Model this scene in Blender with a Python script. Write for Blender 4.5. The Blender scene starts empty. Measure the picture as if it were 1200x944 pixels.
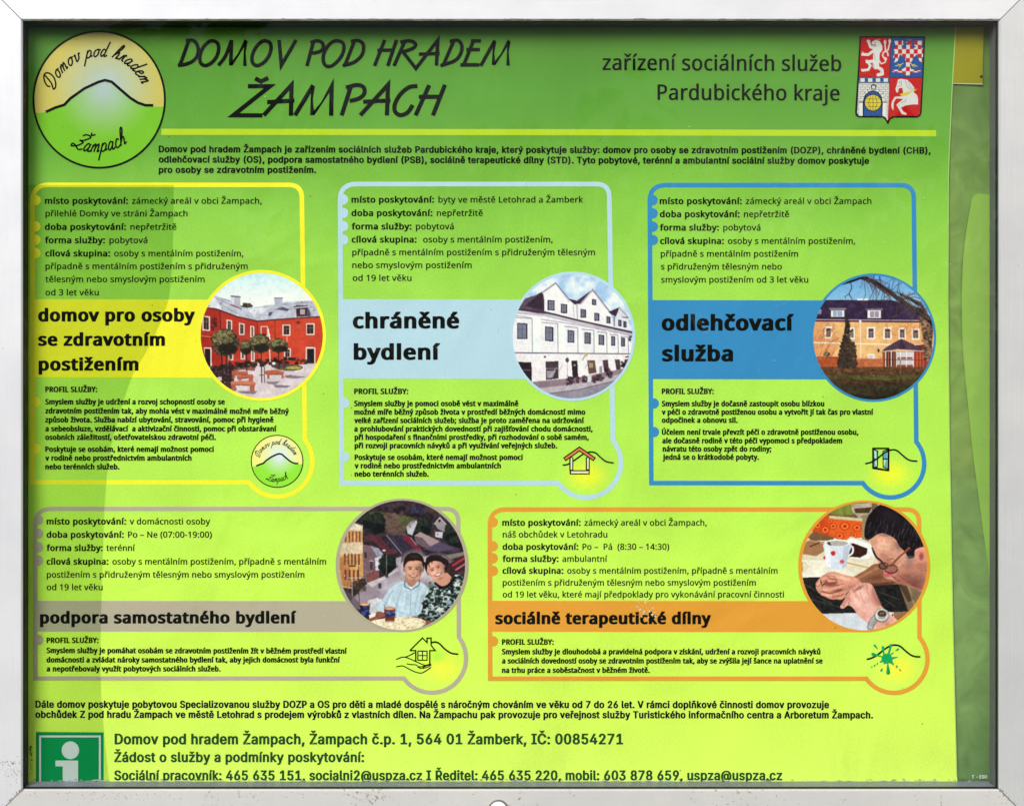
import bpy, math, random, os
import numpy as np
from mathutils import Vector
from mathutils.geometry import tessellate_polygon
random.seed(7); rng = np.random.default_rng(7)
C = bpy.context.scene.collection
sc = bpy.context.scene

# ------------------------------------------------------------------ camera, light, exposure
S = 0.00125                      # metres per photo pixel on the poster
D = 2.85                         # camera distance from the poster
CX, CY = 425.0, 500.0            # where the optical axis meets the poster
def X(px): return (px - 600.0) * S
def Z(py): return (472.0 - py) * S + 1.45
cam = bpy.data.cameras.new('camera'); camo = bpy.data.objects.new('camera', cam); C.objects.link(camo)
camo.location = (X(CX), -D, Z(CY)); camo.rotation_euler = (math.radians(90), 0, 0)
cam.sensor_fit = 'HORIZONTAL'; cam.sensor_width = 36.0
cam.lens = 36.0 * D / (1200 * S)
cam.shift_x = (600 - CX) / 1200.0; cam.shift_y = -(472 - CY) / 1200.0
cam.clip_start = 0.05; cam.clip_end = 2000
sc.camera = camo
sc.view_settings.view_transform = 'Standard'; sc.view_settings.look = 'None'
sc.view_settings.exposure = 0.84; sc.view_settings.gamma = 1.0
SUN_EL, SUN_AZ = 31.0, -30.0     # sun in front of the case, high on its left
wd = bpy.data.worlds.new('World'); sc.world = wd; wd.use_nodes = True
wn = wd.node_tree; bg = wn.nodes['Background']
sky = wn.nodes.new('ShaderNodeTexSky'); sky.sky_type = 'NISHITA'; sky.sun_disc = False
sky.sun_elevation = math.radians(SUN_EL); sky.sun_rotation = math.radians(180 + SUN_AZ)
sky.air_density = 1.0; sky.dust_density = 2.0
wn.links.new(sky.outputs[0], bg.inputs[0]); bg.inputs[1].default_value = 0.06
sun = bpy.data.lights.new('sun', 'SUN'); sun.energy = 2.3; sun.angle = math.radians(30); sun.color = (1.0, 0.96, 0.9)
suno = bpy.data.objects.new('sun', sun); C.objects.link(suno)
_e, _a = math.radians(SUN_EL), math.radians(SUN_AZ)
sdir = Vector((math.sin(_a) * math.cos(_e), -math.cos(_a) * math.cos(_e), math.sin(_e)))   # towards the sun
suno.rotation_euler = sdir.to_track_quat('Z', 'Y').to_euler(); suno.location = sdir * 6

# ------------------------------------------------------------------ helpers
KPRINT = 0.80
def lin(c, k=1.0):
    c = np.asarray(c, float) / 255.0
    return np.where(c <= 0.04045, c / 12.92, ((c + 0.055) / 1.055) ** 2.4) * k
def at(px, py, d=0.0):
    """world point that stands d metres in front of the poster and is seen at this photo pixel"""
    f = (D - d) / D
    return (X(CX) + (px - CX) * S * f, -d, Z(CY) - (py - CY) * S * f)
def mat(name, col, rough=0.5, metal=0.0, spec=0.5):
    m = bpy.data.materials.new(name); m.use_nodes = True
    b = m.node_tree.nodes['Principled BSDF']
    b.inputs['Base Color'].default_value = (*col, 1); b.inputs['Roughness'].default_value = rough
    b.inputs['Metallic'].default_value = metal; b.inputs['Specular IOR Level'].default_value = spec
    return m
def ripple(nt, b):
    """the sheet is not quite flat: long shallow waves and a few sharper handling creases"""
    tc = nt.nodes.new('ShaderNodeTexCoord'); mp = nt.nodes.new('ShaderNodeMapping'); mp.inputs['Scale'].default_value = (3.2, 1, 2.0); mp.inputs['Rotation'].default_value = (0, .5, 0)
    n = nt.nodes.new('ShaderNodeTexNoise'); n.inputs['Scale'].default_value = 1.6; n.inputs['Detail'].default_value = 3; n.inputs['Distortion'].default_value = .8
    bp = nt.nodes.new('ShaderNodeBump'); bp.inputs['Strength'].default_value = 0.55; bp.inputs['Distance'].default_value = 0.02
    nt.links.new(tc.outputs['Object'], mp.inputs[0]); nt.links.new(mp.outputs[0], n.inputs[0]); nt.links.new(n.outputs[0], bp.inputs['Height']); nt.links.new(bp.outputs[0], b.inputs['Normal'])
_ink = {}
def ink(c):
    c = tuple(c)
    if c not in _ink:
        m = mat('ink_%d_%d_%d' % c, lin(c, KPRINT), 0.5, 0, 0.06)
        nt = m.node_tree; b = nt.nodes['Principled BSDF']
        tc = nt.nodes.new('ShaderNodeTexCoord'); n = nt.nodes.new('ShaderNodeTexNoise'); n.inputs['Scale'].default_value = 260
        r = nt.nodes.new('ShaderNodeMapRange'); r.inputs[3].default_value = 0.93; r.inputs[4].default_value = 1.05
        mx = nt.nodes.new('ShaderNodeMix'); mx.data_type = 'RGBA'; mx.blend_type = 'MULTIPLY'; mx.inputs[0].default_value = 1
        mx.inputs[6].default_value = (*lin(c, KPRINT), 1)
        nt.links.new(tc.outputs['Object'], n.inputs['Vector']); nt.links.new(n.outputs[0], r.inputs[0])
        nt.links.new(r.outputs[0], mx.inputs[7]); nt.links.new(mx.outputs[2], b.inputs['Base Color'])
        ripple(nt, b); _ink[c] = m
    return _ink[c]
def obj(name, verts, faces, m, parent=None, **props):
    me = bpy.data.meshes.new(name); me.from_pydata(verts, [], faces); me.update()
    o = bpy.data.objects.new(name, me); C.objects.link(o)
    if m: me.materials.append(m)
    if parent: o.parent = parent
    for k, v in props.items(): o[k] = v
    return o
def empty(name, label, cat, **props):
    o = bpy.data.objects.new(name, None); C.objects.link(o); o.empty_display_size = 0.1
    o['label'] = label; o['category'] = cat
    for k, v in props.items(): o[k] = v
    return o
class MB:
    def __init__(s): s.v = []; s.f = []
    def add(s, v, f):
        n = len(s.v); s.v += v; s.f += [tuple(i + n for i in q) for q in f]
    def build(s, name, m, parent=None, **p): return obj(name, s.v, s.f, m, parent, **p)
# print layers: heights above the sheet in metres, all far thinner than a millimetre
L_BAND, L_RING, L_PHOTO, L_TEXT = 0.00010, 0.00022, 0.00034, 0.00046
_tick = [0]
def lift():
    _tick[0] = (_tick[0] + 1) % 24
    return _tick[0] * 2.0e-6
def polyfill(mb, pts, h):
    h += lift()
    tri = tessellate_polygon([[Vector((x, y, 0)) for x, y in pts]])
    mb.add([at(x, y, h) for x, y in pts], tri)
def ellipse(cx, cy, rx, ry, n=48, a0=0, a1=360):
    full = abs(a1 - a0) >= 360; k = n if full else n + 1
    return [(cx + rx * math.cos(math.radians(a0 + (a1 - a0) * i / n)), cy + ry * math.sin(math.radians(a0 + (a1 - a0) * i / n))) for i in range(k)]
def smooth(pts, k=5, closed=False):
    P = [np.array(p, float) for p in pts]; n = len(P); out = []
    rngi = range(n if closed else n - 1)
    for i in rngi:
        p0 = P[(i - 1) % n] if (closed or i > 0) else 2 * P[0] - P[1]
        p1 = P[i]; p2 = P[(i + 1) % n]
        p3 = P[(i + 2) % n] if (closed or i + 2 < n) else 2 * P[-1] - P[-2]
        for j in range(k):
            t = j / k
            out.append(tuple(0.5 * ((2 * p1) + (-p0 + p2) * t + (2 * p0 - 5 * p1 + 4 * p2 - p3) * t * t + (-p0 + 3 * p1 - 3 * p2 + p3) * t ** 3)))
    if not closed: out.append(tuple(P[-1]))
    return out
def ribbon(mb, pts, w, h, closed=False):
    """flat stroke of width w (pixels) along pts"""
    h += lift(); n = len(pts); P = [np.array(p, float) for p in pts]; L = []; R = []
    for i in range(n):
        a = P[i - 1] if (i > 0 or closed) else None
        b = P[(i + 1) % n] if (i < n - 1 or closed) else None
        d1 = P[i] - a if a is not None else b - P[i]
        d2 = b - P[i] if b is not None else d1
        d1 = d1 / (np.linalg.norm(d1) + 1e-9); d2 = d2 / (np.linalg.norm(d2) + 1e-9)
        n1 = np.array([-d1[1], d1[0]]); n2 = np.array([-d2[1], d2[0]]); m = n1 + n2
        q = np.dot(m, m)
        m = n1 if q < 0.3 else m * (2.0 / q)
        L.append(P[i] + m * w / 2); R.append(P[i] - m * w / 2)
    v = []
    for l, r in zip(L, R): v += [at(*l, h), at(*r, h)]
    f = [(2 * i, 2 * i + 1, (2 * i + 3) % (2 * n), (2 * i + 2) % (2 * n)) for i in range(n if closed else n - 1)]
    mb.add(v, f)

# ------------------------------------------------------------------ lettering
def _font(fn):
    try: return bpy.data.fonts.load(os.path.join(bpy.utils.system_resource('DATAFILES', path='fonts'), fn))
    except Exception: return None
FONTS = {'h': _font('NotoSansHebrew-Regular.woff2'), 'a': _font('Inter.woff2')}
_gc = {}
def glyph_width(txt, font, sp=1.0):
    return glyphs(txt, font, sp)[0][:, 0].max()
def glyphs(txt, font, sp=1.0):
    """text as (verts, faces, outline edges) in em units; each contour is filled on its own, so overlapping strokes stay solid"""
    if (txt, font, sp) in _gc: return _gc[(txt, font, sp)]
    c = bpy.data.curves.new('t', 'FONT'); c.body = txt; c.resolution_u = 2; c.fill_mode = 'NONE'; c.space_character = sp; c.space_word = 1.0
    if FONTS[font]: c.font = FONTS[font]
    o = bpy.data.objects.new('t', c); C.objects.link(o)
    bpy.context.view_layer.update()
    dg = bpy.context.evaluated_depsgraph_get()
    me = o.evaluated_get(dg).to_mesh()
    n = len(me.vertices); v = np.empty(n * 3); me.vertices.foreach_get('co', v); v = v.reshape(-1, 3)[:, :2].copy()
    ed = np.empty(len(me.edges) * 2, np.int32); me.edges.foreach_get('vertices', ed); ed = ed.reshape(-1, 2)
    o.evaluated_get(dg).to_mesh_clear(); bpy.data.objects.remove(o); bpy.data.curves.remove(c)
    adj = {}
    for a, b in ed.tolist(): adj.setdefault(a, []).append(b); adj.setdefault(b, []).append(a)
    seen = set(); loops = []
    for st in range(n):
        if st in seen or st not in adj: continue
        lp = [st]; seen.add(st); cur = st
        while True:
            nx_ = [k for k in adj[cur] if k not in seen]
            if not nx_: break
            cur = min(nx_) if len(lp) == 1 else nx_[0]; lp.append(cur); seen.add(cur)
        if len(lp) > 2: loops.append(lp)
    def area(lp):
        p = v[lp]; q = np.roll(p, -1, 0); return 0.5 * float((p[:, 0] * q[:, 1] - q[:, 0] * p[:, 1]).sum())
    def inside(pt, lp):
        p = v[lp]; q = np.roll(p, -1, 0); c_ = (p[:, 1] > pt[1]) != (q[:, 1] > pt[1])
        with np.errstate(divide='ignore', invalid='ignore'): xx = (q[:, 0] - p[:, 0]) * (pt[1] - p[:, 1]) / (q[:, 1] - p[:, 1]) + p[:, 0]
        return bool((c_ & (pt[0] < xx)).sum() % 2)
    A = [area(l) for l in loops]
    sg = 1.0 if sum(1 for a in A if a > 0) >= sum(1 for a in A if a < 0) else -1.0
    big = max(range(len(A)), key=lambda i: abs(A[i])) if A else 0
    if A: sg = 1.0 if A[big] > 0 else -1.0
    outs = [i for i in range(len(A)) if A[i] * sg > 0]; holes = {i: [] for i in outs}
    for i in range(len(A)):
        if A[i] * sg < 0:
            cand = [k for k in outs if abs(A[k]) > abs(A[i]) and inside(v[loops[i][0]], loops[k])]
            if cand: holes[min(cand, key=lambda k: abs(A[k]))].append(i)
    f = []
    for i in outs:
        ids = list(loops[i]); pl = [[Vector((*v[k], 0)) for k in loops[i]]]
        for h_ in holes[i]: ids += loops[h_]; pl.append([Vector((*v[k], 0)) for k in loops[h_]])
        f += [tuple(ids[k] for k in t) for t in tessellate_polygon(pl)]
    e = [(lp[k], lp[(k + 1) % len(lp)]) for lp in loops for k in range(len(lp))]
    _gc[(txt, font, sp)] = (v, f, e)
    return _gc[(txt, font, sp)]
def text_line(mb, runs, x0, x1, yb, font='h', size=None, yb2=None, h=L_TEXT, alt=1.0):
    """runs: [(text, weight em)], fitted to x0..x1 on baseline yb; size = em height in px"""
    parts = []; cur = 0.0
    for txt, wt in runs:
        sp = 1.0 + wt * 1.15; adv = glyph_width(txt + '|', font, sp)       # the bar keeps trailing blanks
        # drop the bar: take the extent of the same text without it
        lead = len(txt) - len(txt.lstrip(' '))
        vv, ff, ee = glyphs(txt, font, sp)
        parts.append((vv + [cur + wt * 0.5, 0], ff, wt, ee)); cur += adv - 0.16
    xs0 = min(p[0][:, 0].min() for p in parts); xs1 = max(p[0][:, 0].max() for p in parts)
    sx = (x1 - x0) / (xs1 - xs0); sy = size
    slope = 0 if yb2 is None else (yb2 - yb) / (x1 - x0)
    for v, f, wt, ee in parts:
        px = x0 + (v[:, 0] - xs0) * sx; py = yb + (px - x0) * slope - v[:, 1] * sy
        mb.add([at(a, b, h) for a, b in zip(px, py)], f)
        if wt > 0:
            # embolden: a thin stroke along every outline edge
            w = wt * size
            P = np.stack([px, py], 1)
            for e0, e1 in ee:
                p, q = P[e0], P[e1]; u = q - p; l = np.linalg.norm(u)
                if l < 1e-6: continue
                u = u / l * w * .5; nn = np.array([-u[1], u[0] * .5]); u = u * [.7, .4]; hh = h + 0.00001 + lift()
                mb.add([at(*c, hh) for c in (p - u + nn, p - u - nn, q + u - nn, q + u + nn)], [(0, 1, 2, 3)])

# ------------------------------------------------------------------ printed pictures: colour painted per vertex on a dense sheet
class Picture:
    """a raster in the units of a magnified view of the print; (ox, oy) and k bring it back to photo pixels"""
    def __init__(s, ox, oy, k, x0, y0, x1, y1, n):
        s.ox, s.oy, s.k = ox, oy, k
        s.step = (x1 - x0) / n; s.nx = n + 1; s.ny = int(round((y1 - y0) / s.step)) + 1
        s.xs = x0 + np.arange(s.nx) * s.step; s.ys = y0 + np.arange(s.ny) * s.step
        s.GX, s.GY = np.meshgrid(s.xs, s.ys)
        s.c = np.zeros((s.ny, s.nx, 3)); s.a = np.ones((s.ny, s.nx))
    def _put(s, m, col, al=1.0):
        m = m * al
        if callable(col): col = col(s.GX, s.GY)
        s.c = s.c * (1 - m[..., None]) + np.asarray(col, float) * m[..., None]
    def mask(s, pts):
        m = np.zeros(s.GX.shape, bool); n = len(pts)
        for i in range(n):
            xa, ya = pts[i]; xb, yb = pts[(i + 1) % n]
            if ya == yb: continue
            c = ((s.GY >= min(ya, yb)) & (s.GY < max(ya, yb)))
            m ^= c & (s.GX < (xb - xa) * (s.GY - ya) / (yb - ya) + xa)
        return m
    def poly(s, pts, col, al=1.0, soft=0):
        m = s.mask(pts).astype(float)
        for _ in range(soft): m = s._b(m)
        s._put(m, col, al)
    def rect(s, x0, y0, x1, y1, col, al=1.0): s._put(((s.GX >= x0) & (s.GX <= x1) & (s.GY >= y0) & (s.GY <= y1)).astype(float), col, al)
    def ell(s, cx, cy, rx, ry, col, al=1.0, rot=0, soft=0.0):
        a = math.radians(rot); u = (s.GX - cx) * math.cos(a) + (s.GY - cy) * math.sin(a); w = -(s.GX - cx) * math.sin(a) + (s.GY - cy) * math.cos(a)
        r = np.sqrt((u / rx) ** 2 + (w / ry) ** 2)
        m = np.clip((1 - r) / soft, 0, 1) if soft > 0 else (r <= 1).astype(float)
        s._put(m, col, al)
    def line(s, pts, w, col, al=1.0):
        d = np.full(s.GX.shape, 1e9)
        for (xa, ya), (xb, yb) in zip(pts[:-1], pts[1:]):
            dx, dy = xb - xa, yb - ya; q = dx * dx + dy * dy + 1e-9
            t = np.clip(((s.GX - xa) * dx + (s.GY - ya) * dy) / q, 0, 1)
            d = np.minimum(d, np.hypot(s.GX - xa - t * dx, s.GY - ya - t * dy))
        s._put(np.clip((w / 2 - d) / s.step + 0.5, 0, 1), col, al)
    def _b(s, m):
        p = np.pad(m, 1, mode='edge'); return (p[:-2, 1:-1] + p[2:, 1:-1] + p[1:-1, :-2] + p[1:-1, 2:] + 2 * m) / 6
    def noise(s, sc_, seed=0):
        r = np.random.default_rng(seed); n = int(max(s.GX.max() - s.GX.min(), s.GY.max() - s.GY.min()) / sc_) + 3
        g = r.random((n, n)); u = (s.GX - s.xs[0]) / sc_; v = (s.GY - s.ys[0]) / sc_
        iu = u.astype(int); iv = v.astype(int); fu = u - iu; fv = v - iv; fu = fu * fu * (3 - 2 * fu); fv = fv * fv * (3 - 2 * fv)
        return (g[iv, iu] * (1 - fu) + g[iv, iu + 1] * fu) * (1 - fv) + (g[iv + 1, iu] * (1 - fu) + g[iv + 1, iu + 1] * fu) * fv
    def tex(s, pts, amp, sc_, seed=0):
        m = s.mask(pts).astype(float) if pts else np.ones(s.GX.shape)
        n = s.noise(sc_, seed) * 0.6 + s.noise(sc_ * 0.4, seed + 1) * 0.4
        s.c = s.c * (1 + (m * (n - 0.5) * 2 * amp)[..., None])
    def dots(s, pts, n, r, cols, al=0.8, seed=0):
        rr = random.Random(seed); xs = [p[0] for p in pts]; ys = [p[1] for p in pts]
        for _ in range(n):
            x = rr.uniform(min(xs), max(xs)); y = rr.uniform(min(ys), max(ys))
            ins = False; j = len(pts) - 1
            for i in range(len(pts)):
                if (pts[i][1] > y) != (pts[j][1] > y) and x < (pts[j][0] - pts[i][0]) * (y - pts[i][1]) / (pts[j][1] - pts[i][1]) + pts[i][0]: ins = not ins
                j = i
            if not ins: continue
            q = r * rr.uniform(0.5, 1.4)
            i0, i1 = np.searchsorted(s.xs, (x - q, x + q)); j0, j1 = np.searchsorted(s.ys, (y - q * .8, y + q * .8))
            s.c[j0:j1, i0:i1] = s.c[j0:j1, i0:i1] * (1 - al) + np.array(rr.choice(cols), float) * al
    def tree(s, cx, cy, rx, ry, base, hi, lo, seed=0):
        s.ell(cx, cy, rx * .9, ry * .9, base)
        e = ellipse(cx, cy, rx * 1.05, ry * 1.05, 24)
        s.dots(ellipse(cx, cy, rx * 1.14, ry * 1.12, 24), int(rx * ry / 14), 6, [base, lo], .8, seed + 9); s.dots(e, int(rx * ry / 10), 6, [base, base, lo, tuple(c * 1.25 for c in base)], .7, seed)
        s.dots(ellipse(cx - rx * .15, cy - ry * .4, rx * .9, ry * .6, 24), int(rx * ry / 18), 5, [hi, base, tuple(c * .8 for c in hi)], .65, seed + 1)
        s.dots(ellipse(cx + rx * .2, cy + ry * .5, rx * .75, ry * .45, 24), int(rx * ry / 35), 8, [lo], .6, seed + 2)
    def blur(s, n=1):
        for _ in range(n):
            for i in range(3): s.c[..., i] = s._b(s.c[..., i])
    def begin(s): s._sv = s.c.copy()
    def end(s, pts): m = s.mask(pts)[..., None]; s.c = np.where(m, s.c, s._sv)
    def finish(s, sat=.86, con=1.14, g=.034, seed=1):
        """print grain, slight loss of saturation, a little contrast"""
        l = s.c.mean(-1, keepdims=True); s.c = l + (s.c - l) * sat
        s.c = 118 + (s.c - 118) * con
        for sc_, a in ((5.5, g), (11, g * .9), (26, g * .8), (70, g * .6)):
            s.c = s.c * (1 + ((s.noise(sc_, seed + int(sc_)) - .5) * 2 * a)[..., None]) + ((s.noise(sc_, seed + 50 + int(sc_)) - .5) * 7 * a / .034)[..., None] * .4
        for i in range(3): s.c[..., i] += (s.noise(9, seed + 90 + i) - .5) * 7
        s.c = np.clip(s.c, 8, 250)
    def build(s, name, parent, h, keep=None, m=None, **props):
        px = s.ox + s.GX / s.k; py = s.oy + s.GY / s.k
        f = (D - h) / D
        co = np.stack([X(CX) + (px - CX) * S * f, np.full(px.shape, -h), Z(CY) - (py - CY) * S * f], -1).reshape(-1, 3)
        idx = np.arange(s.nx * s.ny).reshape(s.ny, s.nx)
        q = np.stack([idx[:-1, :-1], idx[1:, :-1], idx[1:, 1:], idx[:-1, 1:]], -1).reshape(-1, 4)
        if keep is not None:
            kv = keep(px, py).reshape(-1); q = q[kv[q].all(1)]
        me = bpy.data.meshes.new(name)
        me.vertices.add(len(co)); me.vertices.foreach_set('co', co.ravel())
        me.loops.add(q.size); me.loops.foreach_set('vertex_index', q.ravel().astype(np.int32))
        me.polygons.add(len(q)); me.polygons.foreach_set('loop_start', (np.arange(len(q)) * 4).astype(np.int32))
        me.update(calc_edges=True)
        at_ = me.color_attributes.new('print', 'FLOAT_COLOR', 'POINT')
        col = np.ones((s.ny, s.nx, 4)); col[..., :3] = lin(np.clip(s.c, 0, 255), KPRINT); col[..., 3] = s.a
        at_.data.foreach_set('color', col.ravel().astype(np.float32))
        o = bpy.data.objects.new(name, me); C.objects.link(o); me.materials.append(m or M_PHOTO); o.parent = parent
        for k, v in props.items(): o[k] = v
        return o
def photo_material(name, alpha):
    m = mat(name, (0.5,) * 3, 0.5, 0, 0.08); nt = m.node_tree; b = nt.nodes['Principled BSDF']
    a = nt.nodes.new('ShaderNodeVertexColor'); a.layer_name = 'print'
    nt.links.new(a.outputs['Color'], b.inputs['Base Color']); ripple(nt, b)
    if alpha: nt.links.new(a.outputs['Alpha'], b.inputs['Alpha'])
    return m
M_PHOTO = photo_material('photographic_print', False)

# ------------------------------------------------------------------ display case
def nodes(m): return m.node_tree, m.node_tree.nodes['Principled BSDF']
def ramp(nt, stops, interp='LINEAR'):
    r = nt.nodes.new('ShaderNodeValToRGB'); r.color_ramp.interpolation = interp
    e = r.color_ramp.elements
    e[0].position, e[0].color = stops[0][0], (*stops[0][1], 1)
    e[1].position, e[1].color = stops[-1][0], (*stops[-1][1], 1)
    for p, c in stops[1:-1]:
        q = e.new(p); q.color = (*c, 1)
    return r
def aluminium(name, vertical, dirt, lo=(0.63, 0.645, 0.69), hi=(0.665, 0.68, 0.725)):
    m = mat(name, (0.72, 0.73, 0.75), 0.42, 0.25, 0.5); nt, b = nodes(m)
    tc = nt.nodes.new('ShaderNodeTexCoord'); mp = nt.nodes.new('ShaderNodeMapping')
    mp.inputs['Scale'].default_value = (420, 1, 3.0) if vertical else (3.0, 1, 420)
    n = nt.nodes.new('ShaderNodeTexNoise'); n.inputs['Scale'].default_value = 2.0; n.inputs['Detail'].default_value = 6
    nt.links.new(tc.outputs['Object'], mp.inputs[0]); nt.links.new(mp.outputs[0], n.inputs[0])
    base = ramp(nt, [(0.3, lo), (0.7, hi)]); nt.links.new(n.outputs[0], base.inputs[0])
    # cloudy oxide and dirt
    n2 = nt.nodes.new('ShaderNodeTexNoise'); n2.inputs['Scale'].default_value = 9; n2.inputs['Detail'].default_value = 10; n2.inputs['Roughness'].default_value = .65
    nt.links.new(tc.outputs['Object'], n2.inputs[0])
    r2 = ramp(nt, [(0.35, (0.90, 0.90, 0.91)), (0.65, (1.0, 1.0, 1.0))]); nt.links.new(n2.outputs[0], r2.inputs[0])
    mx = nt.nodes.new('ShaderNodeMix'); mx.data_type = 'RGBA'; mx.blend_type = 'MULTIPLY'; mx.inputs[0].default_value = 1
    nt.links.new(base.outputs[0], mx.inputs[6]); nt.links.new(r2.outputs[0], mx.inputs[7])
    # speckled grime, denser where dirt is high
    n3 = nt.nodes.new('ShaderNodeTexNoise'); n3.inputs['Scale'].default_value = 190; n3.inputs['Detail'].default_value = 4
    n4 = nt.nodes.new('ShaderNodeTexNoise'); n4.inputs['Scale'].default_value = 14; n4.inputs['Detail'].default_value = 3
    nt.links.new(tc.outputs['Object'], n3.inputs[0]); nt.links.new(tc.outputs['Object'], n4.inputs[0])
    ad = nt.nodes.new('ShaderNodeMath'); ad.operation = 'ADD'; nt.links.new(n3.outputs[0], ad.inputs[0])
    s4 = nt.nodes.new('ShaderNodeMath'); s4.operation = 'MULTIPLY'; s4.inputs[1].default_value = 0.5; nt.links.new(n4.outputs[0], s4.inputs[0]); nt.links.new(s4.outputs[0], ad.inputs[1])
    spz = nt.nodes.new('ShaderNodeSeparateXYZ'); nt.links.new(tc.outputs['Object'], spz.inputs[0])
    zr = nt.nodes.new('ShaderNodeMapRange'); zr.inputs[1].default_value = Z(925); zr.inputs[2].default_value = Z(870); zr.inputs[3].default_value = 0.07; zr.inputs[4].default_value = 0.0; nt.links.new(spz.outputs[2], zr.inputs[0])
    ad2 = nt.nodes.new('ShaderNodeMath'); ad2.operation = 'ADD'; nt.links.new(ad.outputs[0], ad2.inputs[0]); nt.links.new(zr.outputs[0], ad2.inputs[1]); ad = ad2
    r3 = nt.nodes.new('ShaderNodeMapRange'); r3.inputs[1].default_value = 1.02 - 0.10 * dirt; r3.inputs[2].default_value = 1.14 - 0.09 * dirt
    r3.inputs[4].default_value = 0.75; nt.links.new(ad.outputs[0], r3.inputs[0])
    m3 = nt.nodes.new('ShaderNodeMix'); m3.data_type = 'RGBA'; m3.inputs[7].default_value = (0.16, 0.12, 0.08, 1)
    nt.links.new(r3.outputs[0], m3.inputs[0]); nt.links.new(mx.outputs[2], m3.inputs[6])
    last = m3.outputs[2]
    if dirt > 0.4:
        m4 = nt.nodes.new('ShaderNodeMix'); m4.data_type = 'RGBA'; m4.blend_type = 'MULTIPLY'; m4.inputs[0].default_value = 1; m4.inputs[7].default_value = (0.95, 0.93, 0.87, 1)
        nt.links.new(last, m4.inputs[6]); last = m4.outputs[2]
    nt.links.new(last, b.inputs['Base Color'])
    bp = nt.nodes.new('ShaderNodeBump'); bp.inputs['Strength'].default_value = 0.05; bp.inputs['Distance'].default_value = 0.001
    nt.links.new(n.outputs[0], bp.inputs['Height']); nt.links.new(bp.outputs[0], b.inputs['Normal'])
    return m
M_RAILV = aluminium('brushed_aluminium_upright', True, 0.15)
M_RAILR = aluminium('shaded_aluminium_upright', True, 0.2, (0.52, 0.535, 0.56), (0.57, 0.585, 0.605))  # right rail: same metal, its weaker light painted in as a greyer tone
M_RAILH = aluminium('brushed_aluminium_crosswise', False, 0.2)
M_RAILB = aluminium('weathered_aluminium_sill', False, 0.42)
def rubber(name, col, rough, spec):
    m = mat(name, col, rough, 0, spec); nt, b = nodes(m)
    tc = nt.nodes.new('ShaderNodeTexCoord'); n = nt.nodes.new('ShaderNodeTexNoise'); n.inputs['Scale'].default_value = 240; n.inputs['Detail'].default_value = 2
    nt.links.new(tc.outputs['Object'], n.inputs[0])
    r = ramp(nt, [(0.3, tuple(c * .8 for c in col)), (0.66, col), (0.78, tuple(min(1, c * 1.1 + .03) for c in col)), (0.82, (.4, .4, .38))]); nt.links.new(n.outputs[0], r.inputs[0])
    nt.links.new(r.outputs[0], b.inputs['Base Color']); return m
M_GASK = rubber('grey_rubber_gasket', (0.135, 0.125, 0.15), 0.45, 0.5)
M_GASKL = rubber('lit_grey_gasket', (0.2, 0.21, 0.27), 0.4, 0.5)
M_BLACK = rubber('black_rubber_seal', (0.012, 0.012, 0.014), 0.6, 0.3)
M_BACK = mat('dark_back_panel', (0.03, 0.035, 0.03), 0.8)

case = empty('display_case', 'brushed aluminium outdoor display case framing the green information poster', 'display case')
DF = 0.036                                   # frame face in front of the poster
FI = dict(l=26.2, r=1171.0, t=24.0, b=924.5)       # inner edge of the frame face, as seen in the photo
ix0, _, izt = at(FI['l'], FI['t'], DF); ix1, _, izb = at(FI['r'], FI['b'], DF)
FW = 0.062; gap = 0.0007; bev = 0.0022
def rail(side):
    """mitred box section with a chamfered inner and outer edge"""
    ox0, ox1, ozt, ozb = ix0 - FW, ix1 + FW, izt + FW, izb - FW
    prof = [(0, -0.03), (0, DF - bev), (bev, DF), (FW - bev, DF), (FW, DF - bev), (FW, -0.03)]   # distance outward from inner edge, depth
    v = []
    for e in (0, 1):
        for u, d in prof:
            if side == 'left':   p = (ix0 - u, -d, (izt + u - gap) if e else (izb - u + gap))
            if side == 'right':  p = (ix1 + u, -d, (izb - u + gap) if e else (izt + u - gap))
            if side == 'top':    p = ((ix1 + u - gap) if e else (ix0 - u + gap), -d, izt + u)
            if side == 'bottom': p = ((ix0 - u + gap) if e else (ix1 + u - gap), -d, izb - u)
            v.append(p)
    n = len(prof); f = [(i, (i + 1) % n, n + (i + 1) % n, n + i) for i in range(n)]
    f += [tuple(range(n))[::-1], tuple(range(n, 2 * n))]
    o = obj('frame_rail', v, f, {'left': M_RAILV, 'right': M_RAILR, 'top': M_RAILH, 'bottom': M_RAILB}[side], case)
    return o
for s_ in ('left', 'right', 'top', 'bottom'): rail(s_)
def box(mb, x0, x1, y0, y1, z0, z1):
    v = [(x, y, z) for x in (x0, x1) for y in (y0, y1) for z in (z0, z1)]
    mb.add(v, [(0, 1, 3, 2), (4, 6, 7, 5), (0, 4, 5, 1), (2, 3, 7, 6), (0, 2, 6, 4), (1, 5, 7, 3)])
# corner seal behind the mitre joints so no daylight shows through the saw cuts
mb = MB(); e = 0.004
for (a, b_, c, d_) in ((ix0 - FW + e, ix0 - e, izb - FW + e, izt + FW - e), (ix1 + e, ix1 + FW - e, izb - FW + e, izt + FW - e)):
    box(mb, a, b_, -DF + 0.0035, 0.025, c, d_)
for (c, d_) in ((izt + e, izt + FW - e), (izb - FW + e, izb - e)):
    box(mb, ix0 - e + .0005, ix1 + e - .0005, -DF + 0.0035, 0.025, c, d_)
mb.build('corner_seal', M_BLACK, case)
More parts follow.
